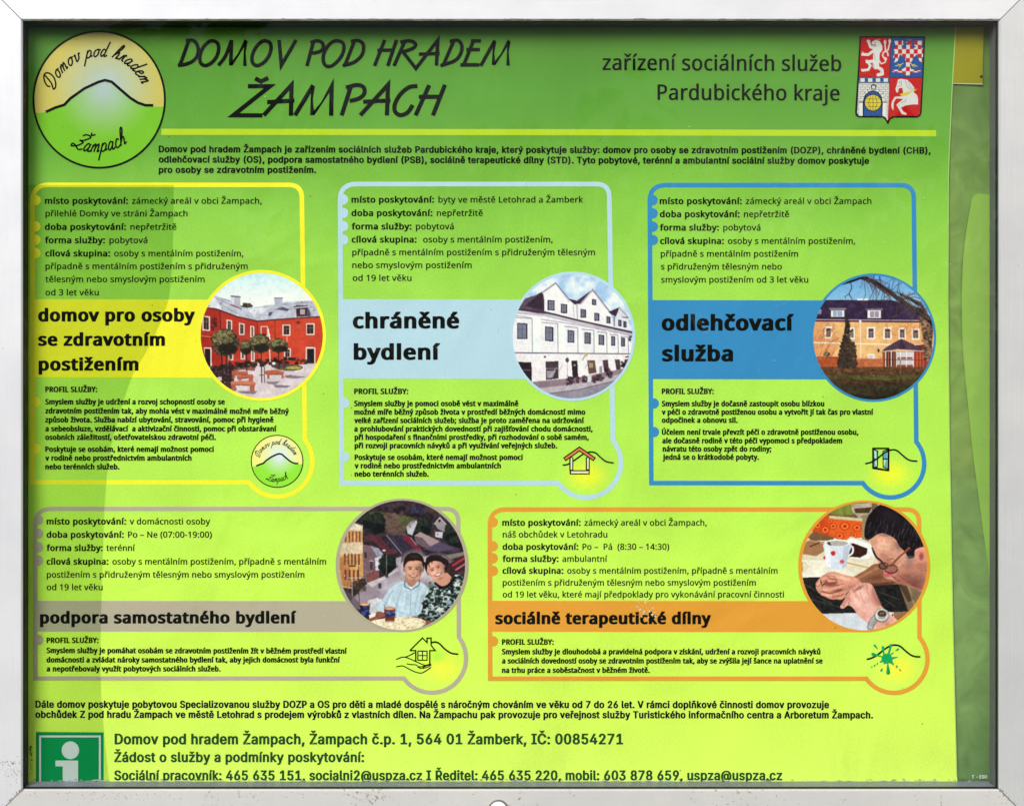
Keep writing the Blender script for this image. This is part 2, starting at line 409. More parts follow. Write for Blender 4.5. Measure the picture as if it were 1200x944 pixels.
# black seal just inside the face, then the grey sloping gasket down to the poster
def ring(name, m, d0, d1, in0, in1, parent):
    """four mitred strips between depth d0 (inset in0) and d1 (inset in1), each with thickness"""
    for s_ in ('left', 'right', 'top', 'bottom'):
        v = []; t = 0.0015; i1 = in1[s_] if isinstance(in1, dict) else in1
        for (d, i_) in ((d0, in0), (d1, i1), (d1 - 0.0, i1 - t), (d0, in0 - t)):
            x0, x1, zt, zb = ix0 + i_, ix1 - i_, izt - i_, izb + i_
            v += {'left': [(x0, -d, zt), (x0, -d, zb)], 'right': [(x1, -d, zb), (x1, -d, zt)], 'top': [(x1, -d, zt), (x0, -d, zt)], 'bottom': [(x0, -d, zb), (x1, -d, zb)]}[s_]
        obj(name, v, [(0, 1, 3, 2), (2, 3, 5, 4), (4, 5, 7, 6), (6, 7, 1, 0), (0, 2, 4, 6), (1, 7, 5, 3)], m[s_] if isinstance(m, dict) else m, parent)
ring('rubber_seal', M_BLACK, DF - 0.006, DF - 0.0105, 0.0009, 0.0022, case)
ring('gasket_strip', dict(left=M_BLACK, top=M_BLACK, right=M_GASK, bottom=M_GASKL), DF - 0.012, 0.0012, 0.0016, dict(left=0.0027, right=0.0027, top=0.0030, bottom=0.0054), case)  # light painted per side: left and top dark as in shade, bottom palest
mb = MB(); box(mb, ix0 + 0.0002, ix1 - 0.0002, 0.012, 0.024, izb + 0.0002, izt - 0.0002); mb.build('back_panel', M_BACK, case)
GLASS_F0 = 0.007
# glass: clear sheet whose faces mirror a little more towards grazing angles
mg = bpy.data.materials.new('clear_glass'); mg.use_nodes = True; nt = mg.node_tree; nt.nodes.remove(nt.nodes['Principled BSDF'])
out = nt.nodes['Material Output']; tr = nt.nodes.new('ShaderNodeBsdfTransparent'); tr.inputs[0].default_value = (0.985, 0.993, 0.988, 1)
gl = nt.nodes.new('ShaderNodeBsdfGlossy'); gl.inputs['Roughness'].default_value = 0.0
lw = nt.nodes.new('ShaderNodeLayerWeight'); lw.inputs[0].default_value = 0.5
pw = nt.nodes.new('ShaderNodeMath'); pw.operation = 'POWER'; pw.inputs[1].default_value = 5.0; nt.links.new(lw.outputs['Facing'], pw.inputs[0])
fr = nt.nodes.new('ShaderNodeMath'); fr.operation = 'MULTIPLY_ADD'; fr.inputs[1].default_value = 0.96; fr.inputs[2].default_value = GLASS_F0; nt.links.new(pw.outputs[0], fr.inputs[0])
mx = nt.nodes.new('ShaderNodeMixShader'); nt.links.new(fr.outputs[0], mx.inputs[0]); nt.links.new(tr.outputs[0], mx.inputs[1]); nt.links.new(gl.outputs[0], mx.inputs[2])
nt.links.new(mx.outputs[0], out.inputs[0])
mb = MB(); box(mb, ix0 + .0008, ix1 - .0008, -(DF - 0.0062) + 0.0, -(DF - 0.0062) - 0.0028, izb + .0008, izt - .0008)
mb.build('glass_pane', mg, case)
# domed lock cap on the lower rail
lk = at(584, 948.5, DF); R_ = 0.0125; v = []; f = []; NS = 32; prof = [(1, 0), (1, .12), (.95, .22), (.8, .33), (.55, .42), (.28, .465), (0.0, .48)]
for r_, d_ in prof[:-1]:
    v += [(lk[0] + R_ * r_ * math.cos(2 * math.pi * i / NS), lk[1] - R_ * d_, lk[2] + R_ * r_ * math.sin(2 * math.pi * i / NS)) for i in range(NS)]
v.append((lk[0], lk[1] - R_ * .48, lk[2]))
for j in range(len(prof) - 2):
    f += [(j * NS + i, j * NS + (i + 1) % NS, (j + 1) * NS + (i + 1) % NS, (j + 1) * NS + i) for i in range(NS)]
j = len(prof) - 2; f += [(j * NS + i, j * NS + (i + 1) % NS, len(v) - 1) for i in range(NS)]
rv = [(lk[0] + R_ * r_ * math.cos(2 * math.pi * i / NS), lk[1] - R_ * d_, lk[2] + R_ * r_ * math.sin(2 * math.pi * i / NS)) for r_, d_ in ((1.22, 0.0), (1.22, .07), (1.16, .1), (1.02, .1), (1.02, .0)) for i in range(NS)]
rf_ = [(j * NS + i, j * NS + (i + 1) % NS, (j + 1) * NS + (i + 1) % NS, (j + 1) * NS + i) for j in range(4) for i in range(NS)]
o = obj('lock_rim', rv, rf_, mat('tarnished_steel', (0.22, 0.2, 0.18), 0.5, 0.6), case); o.data.shade_smooth()
mb = MB(); box(mb, lk[0] - .0012, lk[0] + .0012, lk[1] - R_ * .49, lk[1] - R_ * .40, lk[2] - .004, lk[2] + .004); mb.build('key_slot', M_BLACK, case)
o = obj('lock_cap', v, f, mat('white_plastic', (0.8, 0.8, 0.78), 0.25), case); o.data.shade_smooth()

# grime: brown dirt gathered along the rail edges, in the mitre corners and on the glass by the seal
rg_ = random.Random(21); mb = MB()
def blot(x, y, rx_, ry_, d):
    p = [(x + rx_ * rg_.uniform(.5, 1.2) * math.cos(j * .9), y + ry_ * rg_.uniform(.5, 1.2) * math.sin(j * .9)) for j in range(7)]
    mb.add([at(a, b2, d) for a, b2 in p], [tuple(range(7))])
for i in range(210):
    blot(rg_.uniform(30, 1168), 23.2 - abs(rg_.gauss(0, .5)), rg_.uniform(1, 9), rg_.uniform(.2, .55), DF + .00006 + i * 2e-7)
for i in range(60):
    t = rg_.random() ** 2; blot(26 - 26 * t + rg_.gauss(0, .8 + 2 * t), 924.5 + 22 * t + rg_.gauss(0, 1), rg_.uniform(.3, 1), rg_.uniform(.3, .8), DF + .00006 + i * 2e-7)
    blot(1172 + 18 * t + rg_.gauss(0, .8), 925 + 17 * t + rg_.gauss(0, .8), rg_.uniform(.3, 1), rg_.uniform(.2, .6), DF + .00006 + i * 2e-7)
for i in range(120):
    blot(rg_.gauss(14, 7), rg_.choice((rg_.gauss(893, 2), rg_.gauss(905, 7))), rg_.uniform(.2, .8), rg_.uniform(.2, .7), DF + .00006 + i * 2e-7)
    blot(rg_.choice((rg_.gauss(115, 40), rg_.uniform(40, 560))), 928 + abs(rg_.gauss(0, 5)), rg_.uniform(.2, .9), rg_.uniform(.2, .7), DF + .00006 + i * 2e-7)
mb.build('grime', mat('brown_grime', (0.17, 0.135, 0.10), .9), case, kind='stuff')
mb = MB()
for i in range(26): blot(rg_.gauss(36, 1.2), rg_.choice((rg_.gauss(879, 3), rg_.gauss(899, 5))), rg_.uniform(.3, 1.2), rg_.uniform(.4, 1.3), .0021)
for i in range(150): blot(rg_.uniform(40, 1158), 913.6 - abs(rg_.gauss(0, .7)), rg_.uniform(.5, 3), rg_.uniform(.15, .5), .0021)
mb.build('seal_grime', mat('dark_grime', (0.05, 0.035, 0.02), .9), case, kind='stuff')
mb = MB()
for i in range(130): blot(rg_.uniform(60, 1158), 914.6 - abs(rg_.gauss(0, .5)), rg_.uniform(1, 7), rg_.uniform(.15, .5), .0023)
mb.build('pale_sediment', mat('chalky_dust', (0.5, 0.5, 0.47), .9), case, kind='stuff')

# ------------------------------------------------------------------ old green sheet at the back of the case
def green_sheet_mat():
    m = mat('faded_green_print', (0.2, 0.3, 0.1), 0.5, 0, 0.3); nt, b = nodes(m)
    tc = nt.nodes.new('ShaderNodeTexCoord'); sp = nt.nodes.new('ShaderNodeSeparateXYZ'); nt.links.new(tc.outputs['Object'], sp.inputs[0])
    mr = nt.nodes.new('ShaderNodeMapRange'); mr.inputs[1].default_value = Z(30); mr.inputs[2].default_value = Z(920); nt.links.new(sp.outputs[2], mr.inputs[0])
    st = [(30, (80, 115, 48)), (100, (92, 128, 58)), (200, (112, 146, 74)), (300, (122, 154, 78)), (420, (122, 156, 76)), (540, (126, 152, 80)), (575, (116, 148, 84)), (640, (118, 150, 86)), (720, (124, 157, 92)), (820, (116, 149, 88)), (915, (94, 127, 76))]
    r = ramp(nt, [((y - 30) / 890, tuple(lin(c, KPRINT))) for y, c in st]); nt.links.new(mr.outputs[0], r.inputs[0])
    n = nt.nodes.new('ShaderNodeTexNoise'); n.inputs['Scale'].default_value = 22; n.inputs['Detail'].default_value = 4; n.inputs['Distortion'].default_value = 1.0
    nt.links.new(tc.outputs['Object'], n.inputs[0]); rr = nt.nodes.new('ShaderNodeMapRange'); rr.inputs[1].default_value = .3; rr.inputs[2].default_value = .7; rr.inputs[3].default_value = 0.8; rr.inputs[4].default_value = 1.25
    nt.links.new(n.outputs[0], rr.inputs[0])
    mx = nt.nodes.new('ShaderNodeMix'); mx.data_type = 'RGBA'; mx.blend_type = 'MULTIPLY'; mx.inputs[0].default_value = 1
    nt.links.new(r.outputs[0], mx.inputs[6]); nt.links.new(rr.outputs[0], mx.inputs[7]); nt.links.new(mx.outputs[2], b.inputs['Base Color'])
    return m
def grid_sheet(xl, xr, y0, y1, nx, ny, d):
    """d(px,py) -> depth; xl, xr functions of py"""
    v = []; f = []
    for j in range(ny + 1):
        py = y0 + (y1 - y0) * j / ny
        for i in range(nx + 1):
            px = xl(py) + (xr(py) - xl(py)) * i / nx; v.append(at(px, py, d(px, py)))
    for j in range(ny):
        for i in range(nx):
            a = j * (nx + 1) + i; f.append((a, a + nx + 1, a + nx + 2, a + 1))
    return v, f
def crease(px, py):
    d = -0.004
    for (x0_, x1_, y0_, y1_, w, a) in ((1135, 1156, 100, 190, 3.0, .0016), (1144, 1160, 98, 150, 2.4, .0014), (1128, 1150, 110, 215, 4.5, .0009)):
        if y0_ - 10 < py < y1_ + 60:
            t = (py - y0_) / (y1_ - y0_); xc = x0_ + (x1_ - x0_) * (t * .45 + .55 * t * t); q = max(0, min(1, (y1_ + 60 - py) / 80)) * max(0, min(1, (py - y0_ + 10) / 20))
            d += a * q * math.exp(-((px - xc) / w) ** 2)
    return d + 0.0006 * math.sin(px * .09 + py * .013)
old = empty('old_green_sheet', 'old faded green sheet showing as a creased strip right of the poster', 'sheet')
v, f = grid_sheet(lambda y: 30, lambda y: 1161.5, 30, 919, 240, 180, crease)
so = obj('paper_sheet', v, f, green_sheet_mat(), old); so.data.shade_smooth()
# printed pale leaf shape on the old sheet
arc = smooth([(1161, 228), (1142, 228.5), (1136, 250), (1130, 290), (1127.3, 340), (1128, 400), (1131, 440), (1135, 480), (1140, 530), (1146, 575), (1152, 620), (1157, 655), (1161, 690)], 6)
mb = MB(); mb.add([at(x, y, -0.0018) for x, y in arc], tessellate_polygon([[Vector((x, y, 0)) for x, y in arc]])); 
pm = ink((146, 186, 88))
mb.build('pale_leaf_print', pm, old)
mb = MB(); text_line(mb, [('T - ESO', 0.05)], 1139, 1156.5, 911.5, 'a', 7.5, h=0.0004); mb.build('small_white_lettering', ink((225, 228, 225)), old)

# yellow sheet peeping out at the upper right
yl = empty('yellow_paper_sheet', 'small olive yellow sheet peeping out behind the poster, top right corner', 'paper')
v = [at(x, y, d) for d in (-0.0006, -0.0012) for x, y in ((1060, 26), (1153, 26), (1151.5, 98), (1060, 96.5))]
my = ink((148, 144, 30))
obj('paper', v, [(0, 3, 2, 1), (4, 5, 6, 7), (0, 1, 5, 4), (1, 2, 6, 5), (2, 3, 7, 6), (3, 0, 4, 7)], my, yl)
mb = MB(); mb.add([at(x, y, -0.0004) for x, y in ellipse(1150, 90, 1.6, 1.8, 12)], [tuple(range(12))[::-1]]); mb.build('pin_hole', ink((25, 25, 20)), yl)
mb = MB(); ribbon(mb, [(1100, 97.2), (1151.5, 98.6)], 1.6, -0.0007); mb.build('white_edge', ink((190, 190, 160)), yl)

# ------------------------------------------------------------------ the poster
poster = empty('information_poster', 'large lime green poster with five service cards filling the display case', 'poster')
REX = [(30, 1120.5), (100, 1116.5), (200, 1112), (350, 1111.5), (500, 1113), (720, 1117), (920, 1122)]
def redge(y):
    return float(np.interp(y, [p[0] for p in REX], [p[1] for p in REX]))
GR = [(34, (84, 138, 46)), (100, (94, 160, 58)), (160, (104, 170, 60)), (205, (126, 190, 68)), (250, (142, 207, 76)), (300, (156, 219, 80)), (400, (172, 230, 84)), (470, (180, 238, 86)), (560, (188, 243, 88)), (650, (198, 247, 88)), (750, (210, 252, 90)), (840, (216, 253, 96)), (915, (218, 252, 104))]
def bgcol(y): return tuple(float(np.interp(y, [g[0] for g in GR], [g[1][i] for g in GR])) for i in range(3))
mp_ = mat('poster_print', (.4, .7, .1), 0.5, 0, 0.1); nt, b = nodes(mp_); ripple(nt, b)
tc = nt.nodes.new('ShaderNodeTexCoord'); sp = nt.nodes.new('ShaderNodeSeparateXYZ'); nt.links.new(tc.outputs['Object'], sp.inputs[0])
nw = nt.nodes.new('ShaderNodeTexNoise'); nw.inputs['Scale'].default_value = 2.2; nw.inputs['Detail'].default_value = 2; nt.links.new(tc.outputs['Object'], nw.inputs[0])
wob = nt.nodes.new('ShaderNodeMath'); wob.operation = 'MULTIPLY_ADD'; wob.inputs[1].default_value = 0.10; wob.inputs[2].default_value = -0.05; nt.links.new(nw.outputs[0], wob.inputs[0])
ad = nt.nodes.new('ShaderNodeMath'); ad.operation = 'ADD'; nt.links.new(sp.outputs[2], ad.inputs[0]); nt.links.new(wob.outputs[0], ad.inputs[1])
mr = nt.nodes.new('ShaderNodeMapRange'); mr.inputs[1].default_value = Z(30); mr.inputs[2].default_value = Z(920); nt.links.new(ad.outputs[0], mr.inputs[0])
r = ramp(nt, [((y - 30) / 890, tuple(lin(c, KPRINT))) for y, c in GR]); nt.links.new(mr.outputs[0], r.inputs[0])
n1 = nt.nodes.new('ShaderNodeTexNoise'); n1.inputs['Scale'].default_value = 7; n1.inputs['Detail'].default_value = 5; nt.links.new(tc.outputs['Object'], n1.inputs[0])
n2 = nt.nodes.new('ShaderNodeTexNoise'); n2.inputs['Scale'].default_value = 320; n2.inputs['Detail'].default_value = 2; nt.links.new(tc.outputs['Object'], n2.inputs[0])
ra = nt.nodes.new('ShaderNodeMapRange'); ra.inputs[1].default_value = .3; ra.inputs[2].default_value = .7; ra.inputs[3].default_value = 0.92; ra.inputs[4].default_value = 1.06; nt.links.new(n1.outputs[0], ra.inputs[0])
rb = nt.nodes.new('ShaderNodeMapRange'); rb.inputs[1].default_value = .3; rb.inputs[2].default_value = .7; rb.inputs[3].default_value = 0.95; rb.inputs[4].default_value = 1.04; nt.links.new(n2.outputs[0], rb.inputs[0])
mm = nt.nodes.new('ShaderNodeMath'); mm.operation = 'MULTIPLY'; nt.links.new(ra.outputs[0], mm.inputs[0]); nt.links.new(rb.outputs[0], mm.inputs[1])
mx = nt.nodes.new('ShaderNodeMix'); mx.data_type = 'RGBA'; mx.blend_type = 'MULTIPLY'; mx.inputs[0].default_value = 1
last = r.outputs[0]
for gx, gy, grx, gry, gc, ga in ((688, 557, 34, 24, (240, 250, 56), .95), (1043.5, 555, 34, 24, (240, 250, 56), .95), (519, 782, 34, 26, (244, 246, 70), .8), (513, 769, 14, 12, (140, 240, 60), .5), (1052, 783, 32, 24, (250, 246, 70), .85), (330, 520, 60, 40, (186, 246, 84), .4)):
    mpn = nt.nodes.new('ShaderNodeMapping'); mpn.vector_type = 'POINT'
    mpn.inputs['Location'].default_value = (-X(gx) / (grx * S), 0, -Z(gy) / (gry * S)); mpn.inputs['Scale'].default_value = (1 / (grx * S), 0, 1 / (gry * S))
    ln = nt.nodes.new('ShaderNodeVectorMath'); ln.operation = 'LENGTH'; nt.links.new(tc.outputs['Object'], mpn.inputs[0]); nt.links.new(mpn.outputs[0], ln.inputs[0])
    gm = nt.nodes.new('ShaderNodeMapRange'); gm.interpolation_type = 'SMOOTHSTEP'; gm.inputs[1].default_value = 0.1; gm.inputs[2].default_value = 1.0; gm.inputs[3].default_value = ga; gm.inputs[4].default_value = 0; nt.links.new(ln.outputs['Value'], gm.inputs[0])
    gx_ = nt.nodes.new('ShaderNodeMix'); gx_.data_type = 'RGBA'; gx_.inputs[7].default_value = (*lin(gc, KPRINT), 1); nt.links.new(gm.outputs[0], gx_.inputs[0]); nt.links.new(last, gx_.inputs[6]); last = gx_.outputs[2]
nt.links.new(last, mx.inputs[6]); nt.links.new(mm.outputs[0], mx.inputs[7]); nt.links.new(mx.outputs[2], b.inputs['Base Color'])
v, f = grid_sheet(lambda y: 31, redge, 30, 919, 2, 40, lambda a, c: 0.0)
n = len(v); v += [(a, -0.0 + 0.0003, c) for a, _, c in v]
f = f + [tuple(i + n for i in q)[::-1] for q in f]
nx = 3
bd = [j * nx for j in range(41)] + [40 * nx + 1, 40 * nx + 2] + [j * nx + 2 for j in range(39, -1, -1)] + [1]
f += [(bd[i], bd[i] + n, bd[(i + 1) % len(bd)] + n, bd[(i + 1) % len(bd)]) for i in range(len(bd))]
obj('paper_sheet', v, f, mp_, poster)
mb = MB(); ribbon(mb, [(redge(y) - .5, y) for y in range(30, 919, 20)], 1.1, 0.0001); mb.build('cut_edge', ink((170, 205, 120)), poster)

BLACK = (14, 16, 12)
def txt(name, parent, lines, col=BLACK, **kw):
    for a_, k_ in lines:
        mb = MB(); text_line(mb, *a_, **k_); mb.build(name, ink(col), parent, **kw)
def T(t, x0, x1, yb, size=12.2, font='h', bold=0.032, yb2=None, pre=None, prew=0.075):
    runs = ([(pre, prew)] if pre else []) + [((' ' if pre else '') + t, bold)]
    return ((runs, x0, x1, yb), dict(font=font, size=size, yb2=yb2))

# header
STR1 = []; 
def A_(p): return [(200 + x / 6, 35 + y / 6) for x, y in p]
def B_(p): return [(380 + x / 5.217, 35 + y / 5.217) for x, y in p]
mb = MB()
w1, w2 = 4.3, 5.0
for p, w, s_ in (
    (A_([(128, 76), (64, 252)]), w1, 0), (A_([(106, 78), (150, 74), (180, 95), (194, 140), (185, 188), (150, 224), (100, 244), (50, 251)]), w1, 1),
    (A_([(428, 74), (385, 185), (335, 252)]), w1, 1), (A_([(428, 72), (422, 250), (530, 74), (522, 255)]), w1, 0),
    (A_([(762, 72), (778, 250), (840, 145), (882, 72)]), w1, 0),
    (A_([(1004, 84), (958, 256)]), w1, 0), (A_([(982, 92), (1030, 78), (1065, 92), (1073, 125), (1050, 153), (995, 166)]), w1, 1),
    (B_([(185, 68), (127, 215)]), w1, 0), (B_([(162, 72), (205, 66), (235, 85), (240, 120), (225, 162), (180, 200), (112, 220)]), w1, 1),
    (B_([(370, 62), (307, 222)]), w1, 0), (B_([(442, 62), (388, 222)]), w1, 0), (B_([(324, 126), (414, 125)]), w1, 0),
    (B_([(492, 72), (426, 222)]), w1, 0), (B_([(464, 76), (520, 68), (556, 85), (548, 110), (500, 130), (470, 136)]), w1, 1), (B_([(478, 132), (560, 237), (694, 64), (686, 220)]), w1, 0),
    (B_([(578, 150), (706, 145)]), w1, 0),
    (B_([(792, 68), (727, 218)]), w1, 0), (B_([(766, 72), (815, 65), (840, 95), (836, 140), (800, 188), (710, 221)]), w1, 1),
    (B_([(912, 68), (852, 216)]), w1, 0), (B_([(896, 69), (958, 68)]), w1, 0), (B_([(868, 122), (952, 122)]), w1, 0), (B_([(832, 215), (948, 215)]), w1, 0),
    (B_([(956, 222), (1043, 66), (1035, 216), (1130, 66), (1124, 220)]), w1, 0),
    (A_([(594, 342), (635, 364), (686, 338)]), w2, 0), (A_([(543, 397), (698, 397), (440, 601), (645, 602)]), w2, 0),
    (A_([(653, 602), (850, 388), (845, 604)]), w2, 0), (A_([(678, 509), (870, 498)]), w2, 0),
    (A_([(874, 602), (1002, 390), (995, 600), (1132, 390), (1128, 604)]), w2, 0),
    (B_([(163, 345), (106, 524)]), w2, 0), (B_([(132, 354), (200, 338), (240, 352), (244, 390), (212, 420), (155, 436)]), w2, 1),
    (B_([(220, 523), (390, 336), (383, 524)]), w2, 0), (B_([(238, 441), (405, 432)]), w2, 0),
    (B_([(570, 344), (518, 352), (465, 395), (432, 455), (433, 500), (465, 522), (510, 505), (541, 460)]), w2, 1),
    (B_([(642, 338), (558, 524)]), w2, 0), (B_([(738, 336), (664, 524)]), w2, 0), (B_([(578, 410), (716, 410)]), w2, 0)):
    ribbon(mb, smooth(p, 6) if s_ else p, w, L_TEXT)
for p in ([(285, 78), (325, 90), (338, 130), (325, 185), (290, 230), (245, 252), (212, 235), (205, 190), (220, 140), (250, 100)],
          [(655, 78), (695, 90), (706, 130), (690, 185), (655, 230), (610, 252), (578, 235), (572, 190), (590, 140), (620, 100)]):
    ribbon(mb, smooth(A_(p), 6, True), w1, L_TEXT, True)
ribbon(mb, smooth([(394, 48), (401, 50), (403, 57), (399.5, 67), (391, 76), (384, 78), (379.5, 74), (379, 65), (383, 56), (388, 50.5)], 6, True), w1, L_TEXT, True)
mb.build('handwritten_title', ink(BLACK), poster)
txt('subtitle_line', poster, [T('zařízení sociálních služeb', 706.5, 985.5, 82, 31, yb2=83.5), T('Pardubického kraje', 771, 983.5, 117, 31, yb2=118)])
mb = MB(); ribbon(mb, [(189, 154.6), (640, 155), (1097, 156.2)], 7.2, L_BAND); mb.build('divider_line', ink((186, 218, 46)), poster)
txt('introduction_line', poster, [
    T('Domov pod hradem Žampach je zařízením sociálních služeb Pardubického kraje, který poskytuje služby: domov pro osoby se zdravotním postižením (DOZP), chráněné bydlení (CHB),', 186.5, 1090, 178.3, 14.4, 'a', .075, yb2=180),
    T('odlehčovací služby (OS), podpora samostatného bydlení (PSB), sociálně terapeutické dílny (STD). Tyto pobytové, terénní a ambulantní sociální služby domov poskytuje', 186.5, 1018, 190.3, 14.4, 'a', .075, yb2=192),
    T('pro osoby se zdravotním postižením.', 186.5, 370, 202.5, 14.4, 'a', .075)])

# emblem: hill under cursive lettering
def emblem(parent, cx, cy, rx, ry, lw, cols, n, hs):
    P = Picture(30, 30, 5.553, 30, 20, 925, 945, n)
    top, low, mid = cols
    r = np.hypot(P.GX - 520, (P.GY - 400)) / 400
    t = np.clip(1.15 - r * 1.25, 0, 1)[..., None] ** 1.1
    P.c[:] = np.array(top) * (1 - t) + np.array(mid) * t
    hill = [(20, 573), (130, 566), (190, 535), (250, 515), (290, 472), (380, 410), (470, 368), (515, 358), (560, 368), (610, 410), (680, 470), (730, 505), (780, 522), (830, 528), (940, 528), (940, 960), (20, 960)]
    rg = np.hypot((P.GX - 510), (P.GY - 420)) / 300; tg = np.clip(1.1 - rg, 0, 1)[..., None]
    g = np.array(low) * (1 - tg) + np.array(mid) * .98 * tg
    m = P.mask(hill)[..., None]; P.c = np.where(m, g, P.c)
    P.k = 5.553 * 77.5 / rx; P.ox = cx - 478 / P.k; P.oy = cy - 482 / P.k * 1.0
    o = P.build('emblem', parent, L_BAND + .00004 if hs == 'big' else L_PHOTO, keep=lambda x, y: ((x - cx) / rx) ** 2 + ((y - cy) / ry) ** 2 <= 1.0)
    q = rx / 77.5
    def E_(p): return [(cx + (x - 478) / 5.553 * q, cy + (y - 482) / 5.553 * q) for x, y in p]
    mb = MB()
    ribbon(mb, ellipse(cx, cy, rx, ry, 72), lw, L_TEXT, True)
    ribbon(mb, E_([(128, 563), (190, 535), (250, 516), (290, 474), (380, 410), (470, 368), (515, 355), (560, 366), (610, 410), (680, 470), (730, 502), (780, 519), (832, 520)]), 3.2 * q if hs == 'big' else 1.9, L_TEXT)
    CUR = {  # cursive strokes in a unit box: x to the right, y up, x-height 0.5
        'D': [[(.35, .95), (.2, .35), (-.05, .02), (.25, -.02), (.62, .3), (.66, .75), (.4, 1.0), (.05, .85), (-.15, .5), (-.05, .3)]], 'w': .78,
        'o': [[(.3, .48), (.1, .4), (.03, .15), (.15, 0), (.33, .15), (.36, .4), (.28, .48), (.5, .42)]],
        'm': [[(0, 0), (.1, .45)], [(.05, .25), (.22, .48), (.27, .35), (.22, 0)], [(.25, .25), (.43, .48), (.48, .35), (.45, .03), (.58, .1)]],
        'v': [[(0, .4), (.1, .48), (.12, .2), (.18, .02), (.36, .2), (.36, .48), (.5, .44)]],
        'p': [[(.12, .5), (-.1, -.5)], [(.05, .25), (.22, .48), (.36, .38), (.32, .1), (.15, .0), (.05, .1)], [(.3, .05), (.48, .1)]],
        'd': [[(.3, .42), (.15, .48), (.03, .2), (.12, 0), (.28, .15)], [(.48, 1.0), (.3, .15), (.36, 0), (.5, .1)]],
        'h': [[(0, 0), (.2, .9), (.33, 1.0), (.3, .75), (.08, .3)], [(.06, .22), (.25, .48), (.32, .35), (.28, .03), (.45, .1)]],
        'r': [[(0, 0), (.1, .48)], [(.06, .3), (.2, .5), (.32, .46)], [(.2, .46), (.2, .1), (.35, .05)]],
        'a': [[(.33, .42), (.18, .48), (.03, .2), (.12, 0), (.3, .2), (.36, .48)], [(.36, .48), (.31, .1), (.38, 0), (.52, .1)]],
        'e': [[(.05, .22), (.3, .32), (.28, .48), (.12, .42), (.04, .15), (.15, 0), (.45, .12)]],
        'c': [[(.32, .42), (.18, .5), (.04, .2), (.14, 0), (.42, .12)]],
        'Z': [[(.02, .8), (.2, .98), (.52, .95), (.3, .6), (.1, .48), (.34, .46), (.2, .15), (-.12, -.05), (-.16, .12), (.1, .08), (.4, -.05), (.62, .1)], [(.36, 1.24), (.46, 1.08), (.64, 1.24)]],
        ' ': []}
    AD = {'D': .78, 'o': .48, 'm': .68, 'v': .5, 'p': .52, 'd': .52, 'h': .5, 'r': .4, 'a': .54, 'e': .42, 'c': .4, 'Z': .7, ' ': .35}
    def curve_text(s_, path, hgt, w):
        pth = smooth(E_(path), 12); dl = [0]
        for a, b2 in zip(pth[:-1], pth[1:]): dl.append(dl[-1] + math.dist(a, b2))
        tot = sum(AD[c] for c in s_); sx = dl[-1] / tot; u0 = 0
        for c in s_:
            mid_ = (u0 + AD[c] / 2) * sx
            px = np.interp(mid_, dl, [p[0] for p in pth]); py = np.interp(mid_, dl, [p[1] for p in pth])
            q2 = min(mid_ + 1.5, dl[-1]); q1 = max(mid_ - 1.5, 0)
            tx = np.interp(q2, dl, [p[0] for p in pth]) - np.interp(q1, dl, [p[0] for p in pth]); ty = np.interp(q2, dl, [p[1] for p in pth]) - np.interp(q1, dl, [p[1] for p in pth])
            l = math.hypot(tx, ty); tx /= l; ty /= l
            for st in CUR[c]:
                pp = [((x - AD[c] / 2 + y * .25) * sx, y * hgt) for x, y in st]
                pp = [(px + a * tx + b2 * ty, py + a * ty - b2 * tx) for a, b2 in pp]
                ribbon(mb, smooth(pp, 5), w, L_TEXT)
            u0 += AD[c]
    lwt = 1.8 * q ** .5 if hs == 'big' else .75
    curve_text('Domov pod hradem', [(182, 410), (228, 325), (305, 252), (400, 212), (500, 200), (585, 215), (668, 262), (726, 325), (762, 388)], 17.5 * q, lwt)
    curve_text('Zampach', [(310, 785), (370, 815), (440, 825), (510, 820), (590, 800), (665, 765)], 19.5 * q, lwt)
    mb.build('emblem_lines', ink(BLACK), o)
    return o
emblem(poster, 116.2, 116.8, 77.0, 79.8, 2.3, ((206, 194, 100), (122, 196, 46), (182, 204, 202)), 330, 'big')

